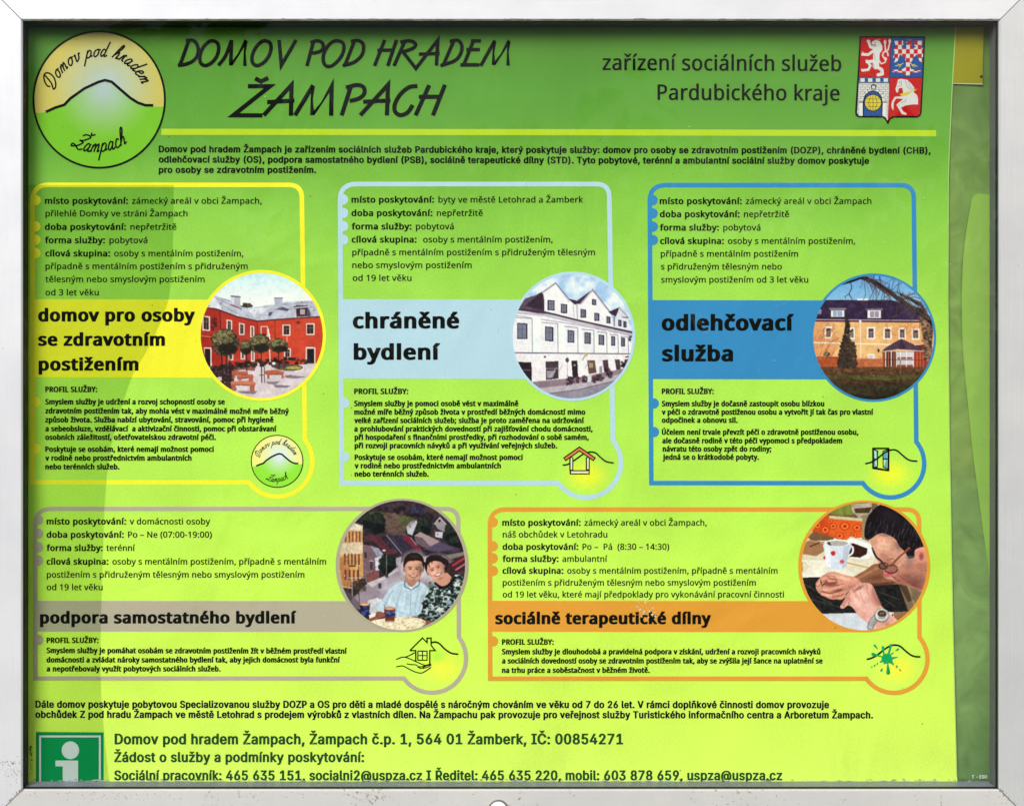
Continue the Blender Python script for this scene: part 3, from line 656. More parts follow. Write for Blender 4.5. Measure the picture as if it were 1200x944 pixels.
# coat of arms
def coat():
    P = Picture(995, 35, 8.21, 55, 55, 735, 905, 360)
    W, RD, BL, YE, GY = (214, 214, 212), (190, 20, 22), (28, 78, 150), (212, 196, 60), (120, 120, 125)
    P.c[:] = BLACK
    P.poly([(116, 76), (402, 76), (388, 456), (99, 452)], RD)
    P.poly([(406, 76), (718, 82), (704, 456), (394, 456)], BL)
    P.poly([(96, 460), (386, 460), (380, 850), (368, 878), (352, 842), (320, 830), (96, 828), (78, 805)], W)
    P.poly([(392, 462), (702, 462), (682, 812), (660, 830), (425, 830), (388, 858), (372, 878)], RD)
    # lion
    P.ell(262, 135, 44, 34, W); P.ell(285, 175, 36, 50, W); P.line([(280, 160), (262, 240), (262, 300), (258, 350)], 62, W)
    P.line([(240, 200), (185, 240), (130, 238)], 26, W); P.line([(128, 215), (150, 238), (122, 246)], 9, W)
    P.line([(240, 180), (205, 165), (188, 115)], 26, W); P.line([(172, 112), (186, 98), (200, 110)], 10, W)
    P.line([(250, 300), (175, 310)], 30, W); P.line([(170, 300), (205, 345), (185, 385), (130, 392)], 24, W); P.line([(120, 380), (140, 385), (130, 400)], 9, W)
    P.line([(255, 350), (315, 385), (320, 425), (280, 435)], 32, W)
    P.line([(285, 290), (310, 328), (345, 315), (360, 280), (348, 268)], 12, W); P.line([(348, 290), (322, 250), (330, 220), (375, 195), (395, 110)], 13, W); P.line([(375, 250), (372, 225), (350, 200), (344, 110)], 13, W)
    P.ell(392, 110, 13, 22, W); P.ell(346, 120, 12, 24, W)
    P.line([(225, 145), (255, 148), (250, 160)], 7, (60, 20, 20)); P.ell(250, 125, 5, 5, (60, 30, 30)); P.line([(250, 100), (300, 92)], 8, (190, 150, 60))
    P.line([(215, 245), (245, 240), (250, 290)], 4, GY); P.line([(235, 330), (240, 375)], 4, GY)
    # eagle, checked
    ch = ((np.floor((P.GX - 15) / 38) + np.floor((P.GY - 105) / 42)) % 2)[..., None]
    chk = np.where(ch > 0, np.array(W), np.array(RD))
    em = np.zeros(P.GX.shape)
    for pts in ([(436, 108), (520, 105), (522, 150), (500, 165), (560, 195), (575, 270), (520, 262), (490, 235), (470, 300), (432, 320), (452, 262), (422, 272), (440, 215), (430, 190), (450, 170)],):
        em = np.maximum(em, P.mask(pts)); em = np.maximum(em, P.mask([(1146 - x + (y - 108) * .0, y) for x, y in pts]))
    em = np.maximum(em, P.mask([(552, 145), (605, 145), (612, 290), (575, 340), (540, 295)]))
    em = np.maximum(em, P.mask([(418, 385), (500, 385), (545, 360), (548, 300), (590, 300), (590, 375), (640, 390), (690, 392), (684, 412), (600, 410), (580, 440), (545, 438), (500, 412), (418, 408)]))
    P.c = np.where(em[..., None] > 0, chk, P.c)
    P.ell(582, 124, 26, 20, RD); P.line([(560, 118), (545, 128)], 6, YE); P.line([(560, 98), (605, 98)], 6, (150, 120, 60))
    P.line([(448, 348), (500, 335), (520, 322)], 8, YE); P.line([(470, 330), (500, 345), (480, 362)], 6, YE)
    P.line([(655, 352), (610, 338), (590, 322)], 8, YE); P.line([(635, 332), (605, 345), (630, 362)], 6, YE)
    # gate
    P.rect(96, 462, 384, 506, BL)
    for a in (108, 182, 258, 332): P.rect(a, 468, a + 42, 502, W)
    P.line([(90, 512), (384, 512)], 7, BLACK)
    for j, y in enumerate(range(530, 820, 22)):
        P.line([(88, y), (380, y)], 3, (95, 95, 98))
        for x in range(88 + (j % 2) * 22, 380, 44): P.line([(x, y), (x, y + 22)], 3, (95, 95, 98))
    P.poly([(125, 700), (125, 640), (165, 590), (225, 568), (290, 585), (335, 640), (335, 700)], W)
    for a in range(195, 350, 22): P.line([(232 + 85 * math.cos(math.radians(a)), 670 + 85 * math.sin(math.radians(a))), (232 + 112 * math.cos(math.radians(a)), 670 + 112 * math.sin(math.radians(a)))], 4, (60, 60, 60))
    P.poly([(132, 830), (132, 690), (150, 630), (190, 595), (232, 583), (280, 600), (312, 640), (324, 700), (320, 830)], BLACK)
    P.poly([(142, 828), (142, 690), (160, 635), (195, 604), (232, 592), (275, 608), (302, 645), (314, 700), (312, 828)], BL)
    P.rect(100, 702, 131, 826, (225, 225, 225)); P.rect(324, 702, 354, 826, (225, 225, 225)); P.line([(95, 697), (135, 697)], 8, BLACK); P.line([(320, 697), (360, 697)], 8, BLACK)
    P.ell(230, 702, 84, 82, BLACK); P.ell(230, 702, 77, 75, YE)
    for dx in (-40, 0, 40): P.line(smooth([(230 + dx * .5, 632), (230 + dx, 702), (230 + dx * .5, 772)], 5), 5, (110, 95, 30))
    for dy in (-36, 0, 36): P.line([(158 + abs(dy) * .4, 702 + dy), (302 - abs(dy) * .4, 702 + dy)], 5, (110, 95, 30))
    P.ell(236, 550, 26, 28, (70, 70, 70)); P.ell(236, 552, 16, 18, (205, 205, 205)); P.line([(212, 535), (260, 535)], 7, (60, 60, 60))
    # horse
    P.poly([(455, 603), (446, 570), (462, 520), (470, 480), (500, 472), (560, 482), (600, 520), (628, 560), (622, 600), (655, 630), (664, 665), (664, 718), (600, 720), (540, 730), (500, 750), (520, 785), (555, 806), (552, 818), (508, 812), (470, 750), (455, 722), (478, 700), (520, 668), (480, 662), (452, 662), (430, 700), (428, 740), (432, 768), (418, 772), (405, 735), (412, 690), (440, 645), (505, 640), (520, 600), (512, 560), (480, 562), (470, 604)], W)
    P.poly([(484, 622), (530, 606), (604, 588), (660, 566), (640, 585), (600, 600), (565, 630), (510, 640)], YE)
    P.line([(505, 490), (500, 540), (470, 545)], 5, (150, 140, 60)); P.line([(540, 490), (560, 550), (600, 580)], 4, GY); P.line([(570, 505), (590, 550), (615, 575)], 4, GY); P.line([(500, 700), (540, 690), (548, 665)], 4, GY)
    P.ell(485, 505, 5, 5, (50, 50, 50)); P.ell(424, 766, 9, 9, (210, 170, 60)); P.ell(540, 812, 14, 7, (230, 200, 150))
    P.blur(1)
    out_ = [(108, 68), (726, 70), (712, 400), (692, 800), (680, 826), (655, 838), (430, 838), (392, 858), (374, 897), (352, 858), (325, 838), (90, 837), (70, 822), (64, 795), (86, 460)]
    o_ = [(995 + x / 8.21, 35 + y / 8.21) for x, y in out_]
    def keep(px, py):
        m = np.zeros(px.shape, bool)
        for i in range(len(o_)):
            xa, ya = o_[i]; xb, yb = o_[(i + 1) % len(o_)]
            if ya == yb: continue
            m ^= ((py >= min(ya, yb)) & (py < max(ya, yb))) & (px < (xb - xa) * (py - ya) / (yb - ya) + xa)
        return m
    o = P.build('coat_of_arms', poster, L_PHOTO, keep)
    mb = MB(); ribbon(mb, o_, 1.7, L_TEXT, True); mb.build('shield_outline', ink(BLACK), o)
coat()

# ------------------------------------------------------------------ the photographs printed on the cards
def photo(origin, k, size, n=330): return Picture(origin[0], origin[1], k, 25, 25, size[0], size[1], n)
def win(P, x0, y0, x1, y1, fr=(226, 204, 196), pane=(66, 44, 46), m=8, bars=True, sk=0):
    P.poly([(x0, y0), (x1, y0 + sk), (x1, y1 + sk * .3), (x0, y1)], fr)
    P.poly([(x0 + m, y0 + m), (x1 - m, y0 + m + sk), (x1 - m, y1 - m + sk * .3), (x0 + m, y1 - m)], pane)
    if bars:
        P.line([((x0 + x1) / 2, y0 + m), ((x0 + x1) / 2, y1 - m)], 3, tuple(c * .5 + p * .5 for c, p in zip(fr, pane)))
        P.line([(x0 + m, y0 * .6 + y1 * .4), (x1 - m, y0 * .6 + y1 * .4)], 3, tuple(c * .5 + p * .5 for c, p in zip(fr, pane)))
def photo_red_house():
    P = photo((225, 310), 5.721, (915, 915))
    P.c[:] = 0; P._put(np.ones(P.GX.shape), lambda x, y: np.stack([188 + (y - 50) * .22, 226 + (y - 50) * .06, 240 + 0 * y], -1))
    P.ell(700, 200, 170, 50, (232, 240, 248), .6, soft=.8); P.ell(250, 120, 160, 40, (215, 236, 246), .6, soft=.8)
    P.dots([(335, 262), (405, 268), (400, 295), (340, 290)], 40, 9, [(90, 84, 90), (60, 62, 50)], .8, 3)
    rf = [(60, 300), (148, 206), (262, 240), (330, 285), (375, 290), (560, 262), (640, 250), (808, 240), (880, 350), (700, 358), (560, 368), (440, 378), (300, 347), (160, 296)]
    P.poly(rf, (184, 186, 206)); P.poly([(60, 300), (148, 206), (200, 300)], (214, 220, 232)); P.poly([(370, 290), (560, 264), (420, 360)], (205, 208, 222)); P.tex(rf, .12, 26, 5)
    P.dots(rf, 120, 4, [(90, 88, 104), (120, 118, 134), (225, 228, 238)], .7, 4)
    for a, b in (((160, 225), (300, 290)), ((180, 260), (330, 340)), ((420, 290), (800, 250)), ((610, 300), (700, 296))): P.line([a, b], 4, (120, 120, 138), .6)
    P.poly([(262, 210), (322, 216), (326, 292), (266, 268)], (176, 176, 196)); P.poly([(262, 210), (282, 212), (284, 276), (266, 268)], (206, 206, 220)); P.poly([(258, 206), (325, 212), (325, 222), (258, 216)], (110, 100, 116)); P.line([(262, 268), (330, 296)], 7, (120, 70, 76))
    P.poly([(552, 224), (606, 224), (606, 292), (556, 302)], (168, 172, 194)); P.rect(550, 220, 609, 229, (120, 116, 134)); P.poly([(604, 282), (655, 300), (640, 312), (560, 300)], (92, 90, 110))
    P.poly([(515, 318), (545, 318), (525, 345), (510, 345)], (90, 90, 104))
    P.poly([(668, 290), (700, 272), (775, 272), (800, 345), (700, 352), (698, 298)], (96, 84, 98)); P.poly([(700, 292), (770, 288), (772, 345), (700, 346)], (74, 50, 56)); P.rect(726, 300, 756, 334, (170, 160, 170)); P.line([(672, 292), (782, 282)], 7, (196, 198, 214))
    P.poly([(40, 286), (160, 294), (300, 347), (440, 378), (440, 660), (380, 668), (130, 700), (40, 640)], (190, 56, 44))
    P.poly([(40, 286), (186, 300), (190, 700), (40, 700)], (176, 48, 38)); P.poly([(440, 378), (560, 368), (900, 344), (900, 700), (440, 660)], (206, 68, 46)); P.tex([(40, 286), (900, 344), (900, 700), (40, 700)], .07, 60, 8)
    P.line([(60, 284), (160, 296), (300, 348), (440, 379), (560, 369), (870, 348)], 8, (92, 34, 38)); P.line([(188, 310), (192, 450)], 5, (80, 34, 40)); P.line([(556, 372), (558, 500)], 5, (130, 48, 44)); P.line([(440, 380), (440, 640)], 5, (150, 40, 36))
    P.line([(55, 478), (160, 488)], 6, (216, 116, 96)); P.line([(55, 486), (160, 496)], 5, (120, 34, 30))
    for w in ((70, 342, 122, 442), (232, 368, 270, 446), (316, 390, 352, 470), (390, 408, 418, 486)): win(P, *w, sk=6)
    win(P, 460, 412, 508, 482, pane=(190, 60, 50), bars=False, m=5); win(P, 606, 400, 660, 476); win(P, 764, 394, 822, 470)
    win(P, 618, 560, 664, 626); win(P, 325, 580, 356, 636); win(P, 396, 562, 420, 650); win(P, 244, 572, 276, 640); P.dots([(130, 360), (160, 360), (160, 440), (130, 440)], 30, 8, [(110, 40, 36), (70, 40, 40)], .7, 2)
    P.poly([(78, 554), (130, 556), (134, 700), (95, 690)], (226, 204, 196)); P.poly([(84, 562), (122, 564), (124, 690), (90, 670)], (46, 34, 38)); P.poly([(762, 552), (826, 554), (828, 672), (762, 668)], (226, 204, 196)); P.rect(772, 562, 818, 664, (42, 32, 36))
    P.ell(712, 388, 12, 10, (110, 50, 46))
    P.poly([(60, 700), (200, 690), (430, 668), (520, 665), (640, 668), (700, 672), (860, 660), (880, 700), (860, 900), (60, 900)], (206, 192, 200)); P.poly([(250, 690), (430, 668), (420, 712), (330, 705), (260, 720)], (150, 90, 90)); P.tex([(60, 660), (900, 660), (900, 900), (60, 900)], .06, 40, 11)
    P.dots([(120, 680), (440, 640), (640, 622), (830, 650), (700, 668), (440, 680), (140, 712)], 330, 10, [(44, 34, 36), (36, 38, 32), (70, 50, 46)], .85, 6)
    P.ell(650, 690, 95, 22, (112, 96, 56)); P.ell(610, 680, 80, 16, (96, 74, 78)); P.ell(680, 692, 50, 10, (168, 160, 86)); P.tex([(550, 660), (760, 660), (760, 720), (550, 720)], .2, 12, 2)
    P.ell(548, 662, 12, 9, (230, 226, 226))
    P.dots([(130, 690), (270, 660), (290, 840), (200, 830), (140, 740)], 260, 11, [(46, 34, 42), (66, 46, 50), (90, 60, 64)], .8, 9)
    P.line([(512, 430), (524, 650)], 6, (232, 226, 228)); P.poly([(508, 418), (522, 470), (526, 506), (514, 506)], (236, 232, 238)); P.line([(636, 480), (640, 560)], 4, (226, 190, 180))
    for t in ((222, 522, 84, 84), (360, 555, 34, 44), (455, 530, 62, 58), (580, 542, 56, 44)): P.tree(*t, (84, 74, 58), (156, 150, 96), (46, 40, 34), int(t[0]))
    P.line([(198, 590), (205, 780)], 9, (56, 38, 40)); P.line([(232, 590), (228, 790)], 8, (62, 44, 46)); P.line([(252, 590), (258, 820)], 6, (46, 34, 38)); P.line([(196, 680), (256, 690)], 6, (46, 34, 38)); P.line([(200, 740), (256, 750)], 6, (46, 34, 38))
    P.line([(464, 590), (468, 790)], 7, (66, 50, 52)); P.line([(484, 650), (486, 790)], 5, (66, 50, 52)); P.line([(452, 740), (480, 740)], 4, (66, 50, 52)); P.line([(580, 585), (582, 700)], 7, (60, 44, 44)); P.line([(366, 600), (368, 720)], 6, (60, 44, 44))
    for q, sh in (([(265, 712), (372, 714), (375, 732), (266, 736)], 0), ([(300, 742), (408, 734), (412, 752), (304, 764)], 0), ([(262, 782), (400, 776), (428, 792), (420, 808), (262, 802)], 1), ([(480, 712), (560, 704), (616, 718), (614, 734), (500, 734)], 0)):
        P.poly([(x, y + 5) for x, y in q], (116, 56, 50)); P.poly(q, (206, 118, 92) if sh else (186, 96, 74))
    for x0, y0, x1, y1 in ((272, 736, 290, 760), (346, 736, 360, 744), (312, 762, 330, 776), (380, 752, 408, 782), (264, 802, 292, 846), (388, 806, 420, 850), (504, 734, 520, 764), (600, 734, 614, 762)): P.rect(x0, y0, x1, y1, (178, 92, 74))
    for q in ([(300, 846), (440, 846), (420, 868), (330, 862)], [(495, 785), (590, 782), (560, 804), (510, 800)], [(545, 806), (664, 808), (640, 826), (560, 824)], [(650, 740), (770, 752), (690, 764), (610, 756)], [(616, 742), (680, 738), (640, 752)]): P.poly(q, (122, 104, 122), .85)
    P.finish(); P.blur(1); return P
def photo_white_house():
    P = photo((590, 310), 5.721, (895, 925))
    n = P.noise(90, 3) * .6 + P.noise(36, 9) * .4
    t = np.clip((n - .35) * 3, 0, 1)[..., None]; P.c = np.array((158, 192, 232)) * (1 - t) + np.array((222, 232, 246)) * t
    Wl, Sh = (232, 228, 240), (204, 200, 218)
    P.poly([(40, 320), (112, 236), (212, 206), (262, 180), (300, 330)], (98, 78, 100)); P.poly([(145, 276), (262, 178), (276, 312)], (66, 50, 66)); P.tex([(40, 320), (112, 236), (262, 180), (276, 312)], .12, 14, 5)
    P.poly([(275, 314), (272, 196), (350, 132), (430, 236), (492, 262), (500, 374)], Wl); P.line([(262, 190), (352, 128), (440, 250)], 9, (196, 186, 204)); P.line([(268, 180), (350, 122), (446, 240)], 4, (84, 66, 84))
    P.poly([(430, 226), (492, 242), (540, 262), (478, 268)], (66, 50, 66)); P.poly([(484, 248), (592, 170), (524, 262)], (78, 56, 78))
    P.poly([(498, 372), (494, 264), (524, 262), (596, 172), (712, 320), (748, 424)], Wl); P.line([(520, 262), (598, 170), (716, 326)], 10, (182, 172, 192)); P.line([(596, 164), (726, 330)], 4, (100, 84, 102))
    P.poly([(706, 316), (776, 286), (757, 348), (726, 336)], (70, 50, 68)); P.poly([(744, 414), (757, 340), (778, 290), (834, 352), (856, 446)], (214, 214, 228)); P.line([(776, 288), (838, 356)], 7, (150, 140, 160)); P.line([(742, 348), (742, 412)], 6, (92, 76, 96)); P.line([(492, 262), (496, 366)], 5, (150, 142, 160)); P.line([(466, 262), (474, 352)], 4, (170, 164, 178))
    P.line([(800, 352), (832, 356)], 6, (70, 56, 70))
    P.poly([(40, 296), (500, 372), (900, 462), (900, 620), (40, 590)], (228, 225, 236)); P.line([(50, 296), (276, 318), (500, 374), (880, 458)], 13, (78, 60, 78)); P.line([(50, 318), (276, 338), (500, 392), (880, 472)], 14, (186, 178, 196)); P.line([(50, 336), (500, 404), (880, 482)], 4, (140, 130, 150))
    for a, b, c, d in ((190, 350, 250, 586), (365, 385, 410, 590), (497, 405, 530, 592), (605, 425, 632, 592), (690, 440, 715, 592), (765, 455, 788, 592)): P.poly([(a, b), (c, b + 12), (c, d), (a, d)], (230, 240, 248))
    for a, b, c, x1 in ((192, 352, 586, 60), (364, 386, 588, 255), (498, 412, 590, 408), (606, 430, 592, 525), (692, 446, 592, 628), (768, 462, 592, 712), (836, 476, 592, 785)): P.line([(x1, b + 8 - (a - x1) * .06), (a, b + 10), (a + 2, c)], 4, (118, 108, 128))
    for w in ((92, 390, 160, 498), (280, 414, 334, 512), (430, 438, 474, 522), (543, 452, 584, 530), (638, 468, 674, 538), (722, 478, 750, 543), (788, 487, 814, 548), (296, 236, 343, 306), (384, 262, 426, 325), (516, 297, 553, 355), (608, 322, 642, 376), (690, 345, 716, 393), (769, 368, 792, 412), (805, 378, 826, 420), (594, 230, 622, 270)):
        win(P, *w, fr=(44, 38, 52), pane=(122, 124, 148), m=6, sk=5); P.line([(w[0] - 6, w[3] + 8), (w[2] + 4, w[3] + 10)], 4, (240, 240, 246))
    P.line([(40, 590), (848, 598)], 7, (96, 90, 106)); P.poly([(40, 596), (880, 604), (880, 760), (190, 800), (40, 760)], (230, 224, 230)); P.tex([(40, 596), (880, 604), (880, 800), (40, 800)], .04, 50, 3)
    P.poly([(80, 652), (188, 653), (190, 790), (120, 740)], (52, 40, 50)); P.rect(128, 700, 184, 712, (90, 80, 90)); P.poly([(282, 650), (368, 646), (370, 764), (286, 772)], (76, 60, 72)); P.poly([(290, 712), (350, 712), (330, 756), (292, 762)], (152, 142, 156)); P.line([(310, 756), (356, 690)], 5, (186, 180, 194)); P.rect(284, 694, 366, 702, (120, 108, 120))
    P.poly([(455, 644), (496, 644), (502, 790), (466, 788)], (56, 42, 50)); P.rect(468, 668, 486, 680, (140, 130, 140)); P.poly([(560, 640), (612, 640), (624, 724), (572, 734)], (104, 80, 72)); P.rect(574, 660, 600, 690, (170, 150, 120)); P.poly([(664, 640), (700, 638), (710, 722), (676, 728)], (84, 62, 72)); P.poly([(746, 636), (780, 634), (788, 710), (758, 714)], (80, 62, 72)); P.rect(644, 680, 662, 726, (150, 140, 160))
    P.poly([(186, 786), (500, 756), (840, 690), (840, 740), (500, 800), (230, 832)], (142, 122, 134)); P.poly([(215, 832), (500, 796), (850, 716), (850, 760), (500, 838), (295, 868)], (178, 168, 180)); P.poly([(270, 868), (500, 838), (850, 756), (850, 925), (270, 925)], (146, 138, 156)); P.line([(280, 868), (500, 838), (800, 766)], 5, (98, 88, 102)); P.tex([(200, 780), (860, 700), (860, 925), (200, 925)], .07, 20, 8)
    P.poly([(540, 756), (566, 742), (608, 748), (614, 780), (552, 788)], (212, 210, 222))
    for a, b, r_ in ((436, 782, 24), (458, 776, 14), (544, 766, 16), (604, 772, 12), (652, 756, 16), (700, 722, 18), (716, 740, 12), (628, 760, 10), (498, 770, 12)): P.dots(ellipse(a, b, r_, r_ + 8, 12), 26, 7, [(52, 42, 54), (80, 62, 76), (110, 70, 80)], .8, a)
    P.line([(446, 790), (430, 745)], 5, (56, 44, 54)); P.ell(428, 640, 11, 16, (70, 62, 70)); P.line([(428, 622), (428, 740)], 2, (120, 112, 126)); P.ell(278, 618, 8, 8, (90, 84, 96)); P.ell(556, 606, 10, 12, (214, 186, 84)); P.line([(530, 640), (548, 606)], 5, (120, 112, 126)); P.line([(548, 690), (582, 640)], 4, (150, 142, 156))
    P.line([(370, 720), (396, 668)], 6, (196, 190, 202)); P.dots([(780, 660), (836, 600), (840, 680), (800, 700)], 60, 8, [(44, 36, 44), (90, 50, 60)], .8, 12); P.dots([(845, 480), (856, 480), (856, 530), (845, 530)], 16, 5, [(60, 60, 90)], .8, 4)
    P.finish(); P.blur(1); return P
def photo_yellow_house():
    P = photo((940, 310), 5.721, (915, 930))
    P._put(np.ones(P.GX.shape), lambda x, y: np.stack([96 + (y - 60) * .18, 158 + (y - 60) * .14, 222 + 0 * y], -1))
    rf = [(60, 380), (108, 282), (150, 237), (600, 238), (790, 290), (880, 385)]
    P.poly(rf, (62, 46, 78)); P.tex(rf, .22, 10, 3); P.tex(rf, .18, 44, 7); P.rect(370, 228, 452, 240, (232, 226, 232))
    for a, b in ((260, 244), (330, 244), (520, 250)): P.rect(a, b - 8, a + 14, b + 4, (44, 36, 56))
    P.poly([(178, 292), (298, 290), (290, 304), (186, 304)], (132, 122, 136)); P.rect(188, 304, 288, 362, (76, 46, 50)); P.rect(194, 306, 282, 350, (224, 228, 234)); P.rect(206, 310, 270, 346, (150, 168, 196)); P.rect(230, 310, 236, 346, (220, 222, 228))
    P.poly([(426, 296), (542, 292), (540, 306), (430, 308)], (118, 108, 124)); P.rect(436, 306, 532, 364, (70, 42, 48)); P.rect(440, 308, 528, 358, (226, 222, 226)); P.rect(454, 312, 514, 352, (150, 140, 160)); P.rect(482, 312, 488, 352, (210, 206, 214))
    P.rect(100, 304, 130, 330, (130, 134, 160)); P.line([(96, 306), (128, 306)], 5, (200, 200, 214))
    P.rect(50, 384, 900, 700, (230, 178, 116)); P.tex([(50, 384), (900, 384), (900, 700), (50, 700)], .06, 40, 6); P.poly([(50, 384), (180, 384), (260, 520), (200, 620), (50, 640)], (214, 136, 84), .55); P.poly([(560, 430), (780, 400), (860, 460), (860, 560), (620, 520)], (222, 146, 92), .45)
    P.line([(70, 368), (870, 376)], 6, (176, 170, 180)); P.line([(70, 378), (870, 386)], 8, (112, 28, 38)); P.line([(66, 522), (300, 528), (600, 536), (880, 540)], 7, (244, 228, 214))
    for w in ((150, 416, 202, 496), (318, 420, 354, 500), (434, 418, 490, 500), (544, 420, 600, 502), (646, 424, 696, 500), (734, 428, 788, 504)): win(P, *w, fr=(244, 226, 206), pane=(112, 92, 98), m=10); P.rect(w[0] + 12, w[1] + 12, w[2] - 14, w[1] + 30, (78, 62, 70))
    win(P, 438, 598, 484, 660, fr=(240, 226, 210), pane=(196, 198, 214), m=7)
    P.line([(390, 380), (393, 640)], 5, (238, 222, 210)); P.ell(390, 380, 8, 8, (240, 236, 236)); P.ell(512, 575, 7, 12, (40, 30, 34))
    P.rect(90, 618, 252, 690, (182, 84, 46)); P.rect(320, 630, 560, 688, (198, 108, 68)); P.tex([(90, 618), (560, 618), (560, 690), (90, 690)], .15, 12, 5); P.line([(100, 620), (250, 622)], 4, (120, 60, 44)); P.ell(165, 600, 24, 16, (90, 76, 66))
    for x in range(110, 560, 16): P.line([(x, 622), (x, 688)], 2, (130, 62, 40), .5)
    rr = random.Random(5)
    for i in range(46):
        x, y = rr.uniform(70, 190), rr.uniform(440, 640); P.line([(x, y), (x + rr.uniform(20, 70), y - rr.uniform(20, 80))], 2.5, rr.choice([(170, 84, 50), (240, 190, 140), (140, 70, 46)]), .8)
    for i in range(26):
        x, y = rr.uniform(560, 760), rr.uniform(400, 520); P.line([(x, y), (x + rr.uniform(-40, 60), y - rr.uniform(10, 60))], 2.5, rr.choice([(180, 92, 56), (150, 76, 50)]), .7)
    P.poly([(820, 575), (900, 560), (900, 690), (820, 690)], (150, 70, 46)); P.poly([(536, 582), (820, 580), (818, 690), (545, 690)], (150, 78, 54)); P.rect(556, 586, 635, 682, (84, 46, 44)); P.rect(636, 584, 744, 672, (196, 196, 208)); P.rect(642, 620, 740, 632, (150, 84, 66)); P.rect(750, 586, 816, 684, (168, 60, 42))
    for x in (560, 598, 632, 660, 700, 746): P.line([(x, 584), (x, 682)], 6, (236, 222, 216))
    for x in (578, 616, 770, 792, 812): P.line([(x, 590), (x, 684)], 5, (206, 120, 84))
    P.line([(545, 636), (818, 640)], 4, (110, 56, 44)); P.poly([(524, 588), (560, 556), (612, 524), (664, 496), (740, 530), (824, 578), (745, 574), (640, 566)], (86, 62, 82)); P.poly([(664, 496), (700, 566), (640, 566)], (70, 50, 70)); P.line([(530, 584), (640, 570), (750, 576), (822, 582)], 5, (200, 186, 190)); P.poly([(760, 540), (815, 536), (822, 570), (790, 566)], (120, 40, 42))
    P._put((P.GY > 684).astype(float), lambda x, y: np.stack([112 - (y - 684) * .3, 76 - (y - 684) * .17, 52 - (y - 684) * .1], -1))
    P.poly([(130, 740), (560, 742), (800, 735), (840, 760), (600, 775), (150, 765)], (84, 84, 46)); P.poly([(220, 800), (800, 790), (700, 880), (300, 880)], (62, 60, 44), .7); P.tex([(50, 684), (900, 684), (900, 930), (50, 930)], .3, 22, 9); P.tex([(50, 684), (900, 684), (900, 930), (50, 930)], .2, 8, 19)
    for i in range(26):
        x, y = rr.uniform(150, 760), rr.uniform(690, 860); P.line([(x, y), (x + rr.uniform(60, 160), y + rr.uniform(8, 34))], 3, rr.choice([(54, 42, 38), (140, 100, 70), (48, 40, 36)]), .5)
    P.line([(658, 640), (658, 728)], 6, (140, 90, 66))
    for j in range(26):
        y = 366 + j * 12.4; w_ = 8 + j * 2.6
        P.dots([(304 - w_, y + 14), (300, y - 12), (304 + w_, y + 14)], 16 + j * 2, 8, [(58, 50, 46), (44, 42, 42), (84, 72, 58)], .85, j)
    P.line([(296, 345), (304, 420)], 8, (58, 48, 46)); P.dots([(255, 520), (350, 520), (368, 680), (250, 680)], 260, 9, [(64, 50, 44), (50, 44, 44), (90, 70, 54)], .7, 77)
    # tree and bare branches
    P.poly([(785, 350), (850, 340), (880, 420), (866, 660), (822, 640), (812, 500)], (126, 96, 78)); P.tex([(785, 350), (880, 340), (880, 660), (820, 660)], .3, 12, 4); P.dots([(790, 360), (870, 360), (866, 640), (820, 640)], 120, 8, [(84, 60, 50), (172, 126, 96), (60, 44, 40)], .7, 15)
    P.line(smooth([(262, 130), (330, 112), (400, 88), (440, 88)], 5), 15, (34, 26, 32)); P.line(smooth([(400, 86), (480, 116), (560, 166), (640, 226), (720, 280), (800, 330), (880, 400)], 5), 27, (50, 36, 38)); P.line(smooth([(440, 96), (560, 176), (700, 270), (860, 370)], 5), 6, (110, 80, 66), .8)
    P.line([(700, 220), (790, 260), (820, 310), (850, 360)], 20, (96, 70, 60)); P.line([(660, 200), (720, 230), (780, 270)], 14, (74, 54, 50))
    P.line(smooth([(325, 118), (332, 158), (316, 196), (334, 228)], 4), 5, (50, 42, 52)); P.line([(316, 196), (286, 214), (292, 226)], 4, (50, 42, 52))
    for i in range(120):
        t = rr.random(); x = 400 + 430 * t; y = 92 + 250 * t + rr.uniform(-10, 10); a = rr.uniform(-2.6, .5) if i % 3 else rr.uniform(.4, 2.6); L_ = rr.uniform(30, 110)
        x2, y2 = x + math.cos(a) * L_, y + math.sin(a) * L_; x3, y3 = x2 + math.cos(a + .5) * L_ * .5, y2 + math.sin(a + .5) * L_ * .5
        P.line([(x, y), (x2, y2), (x3, y3)], rr.uniform(2, 4.5), rr.choice([(52, 42, 52), (74, 56, 60), (104, 80, 76)]), .8)
    P.finish(); P.blur(1); return P
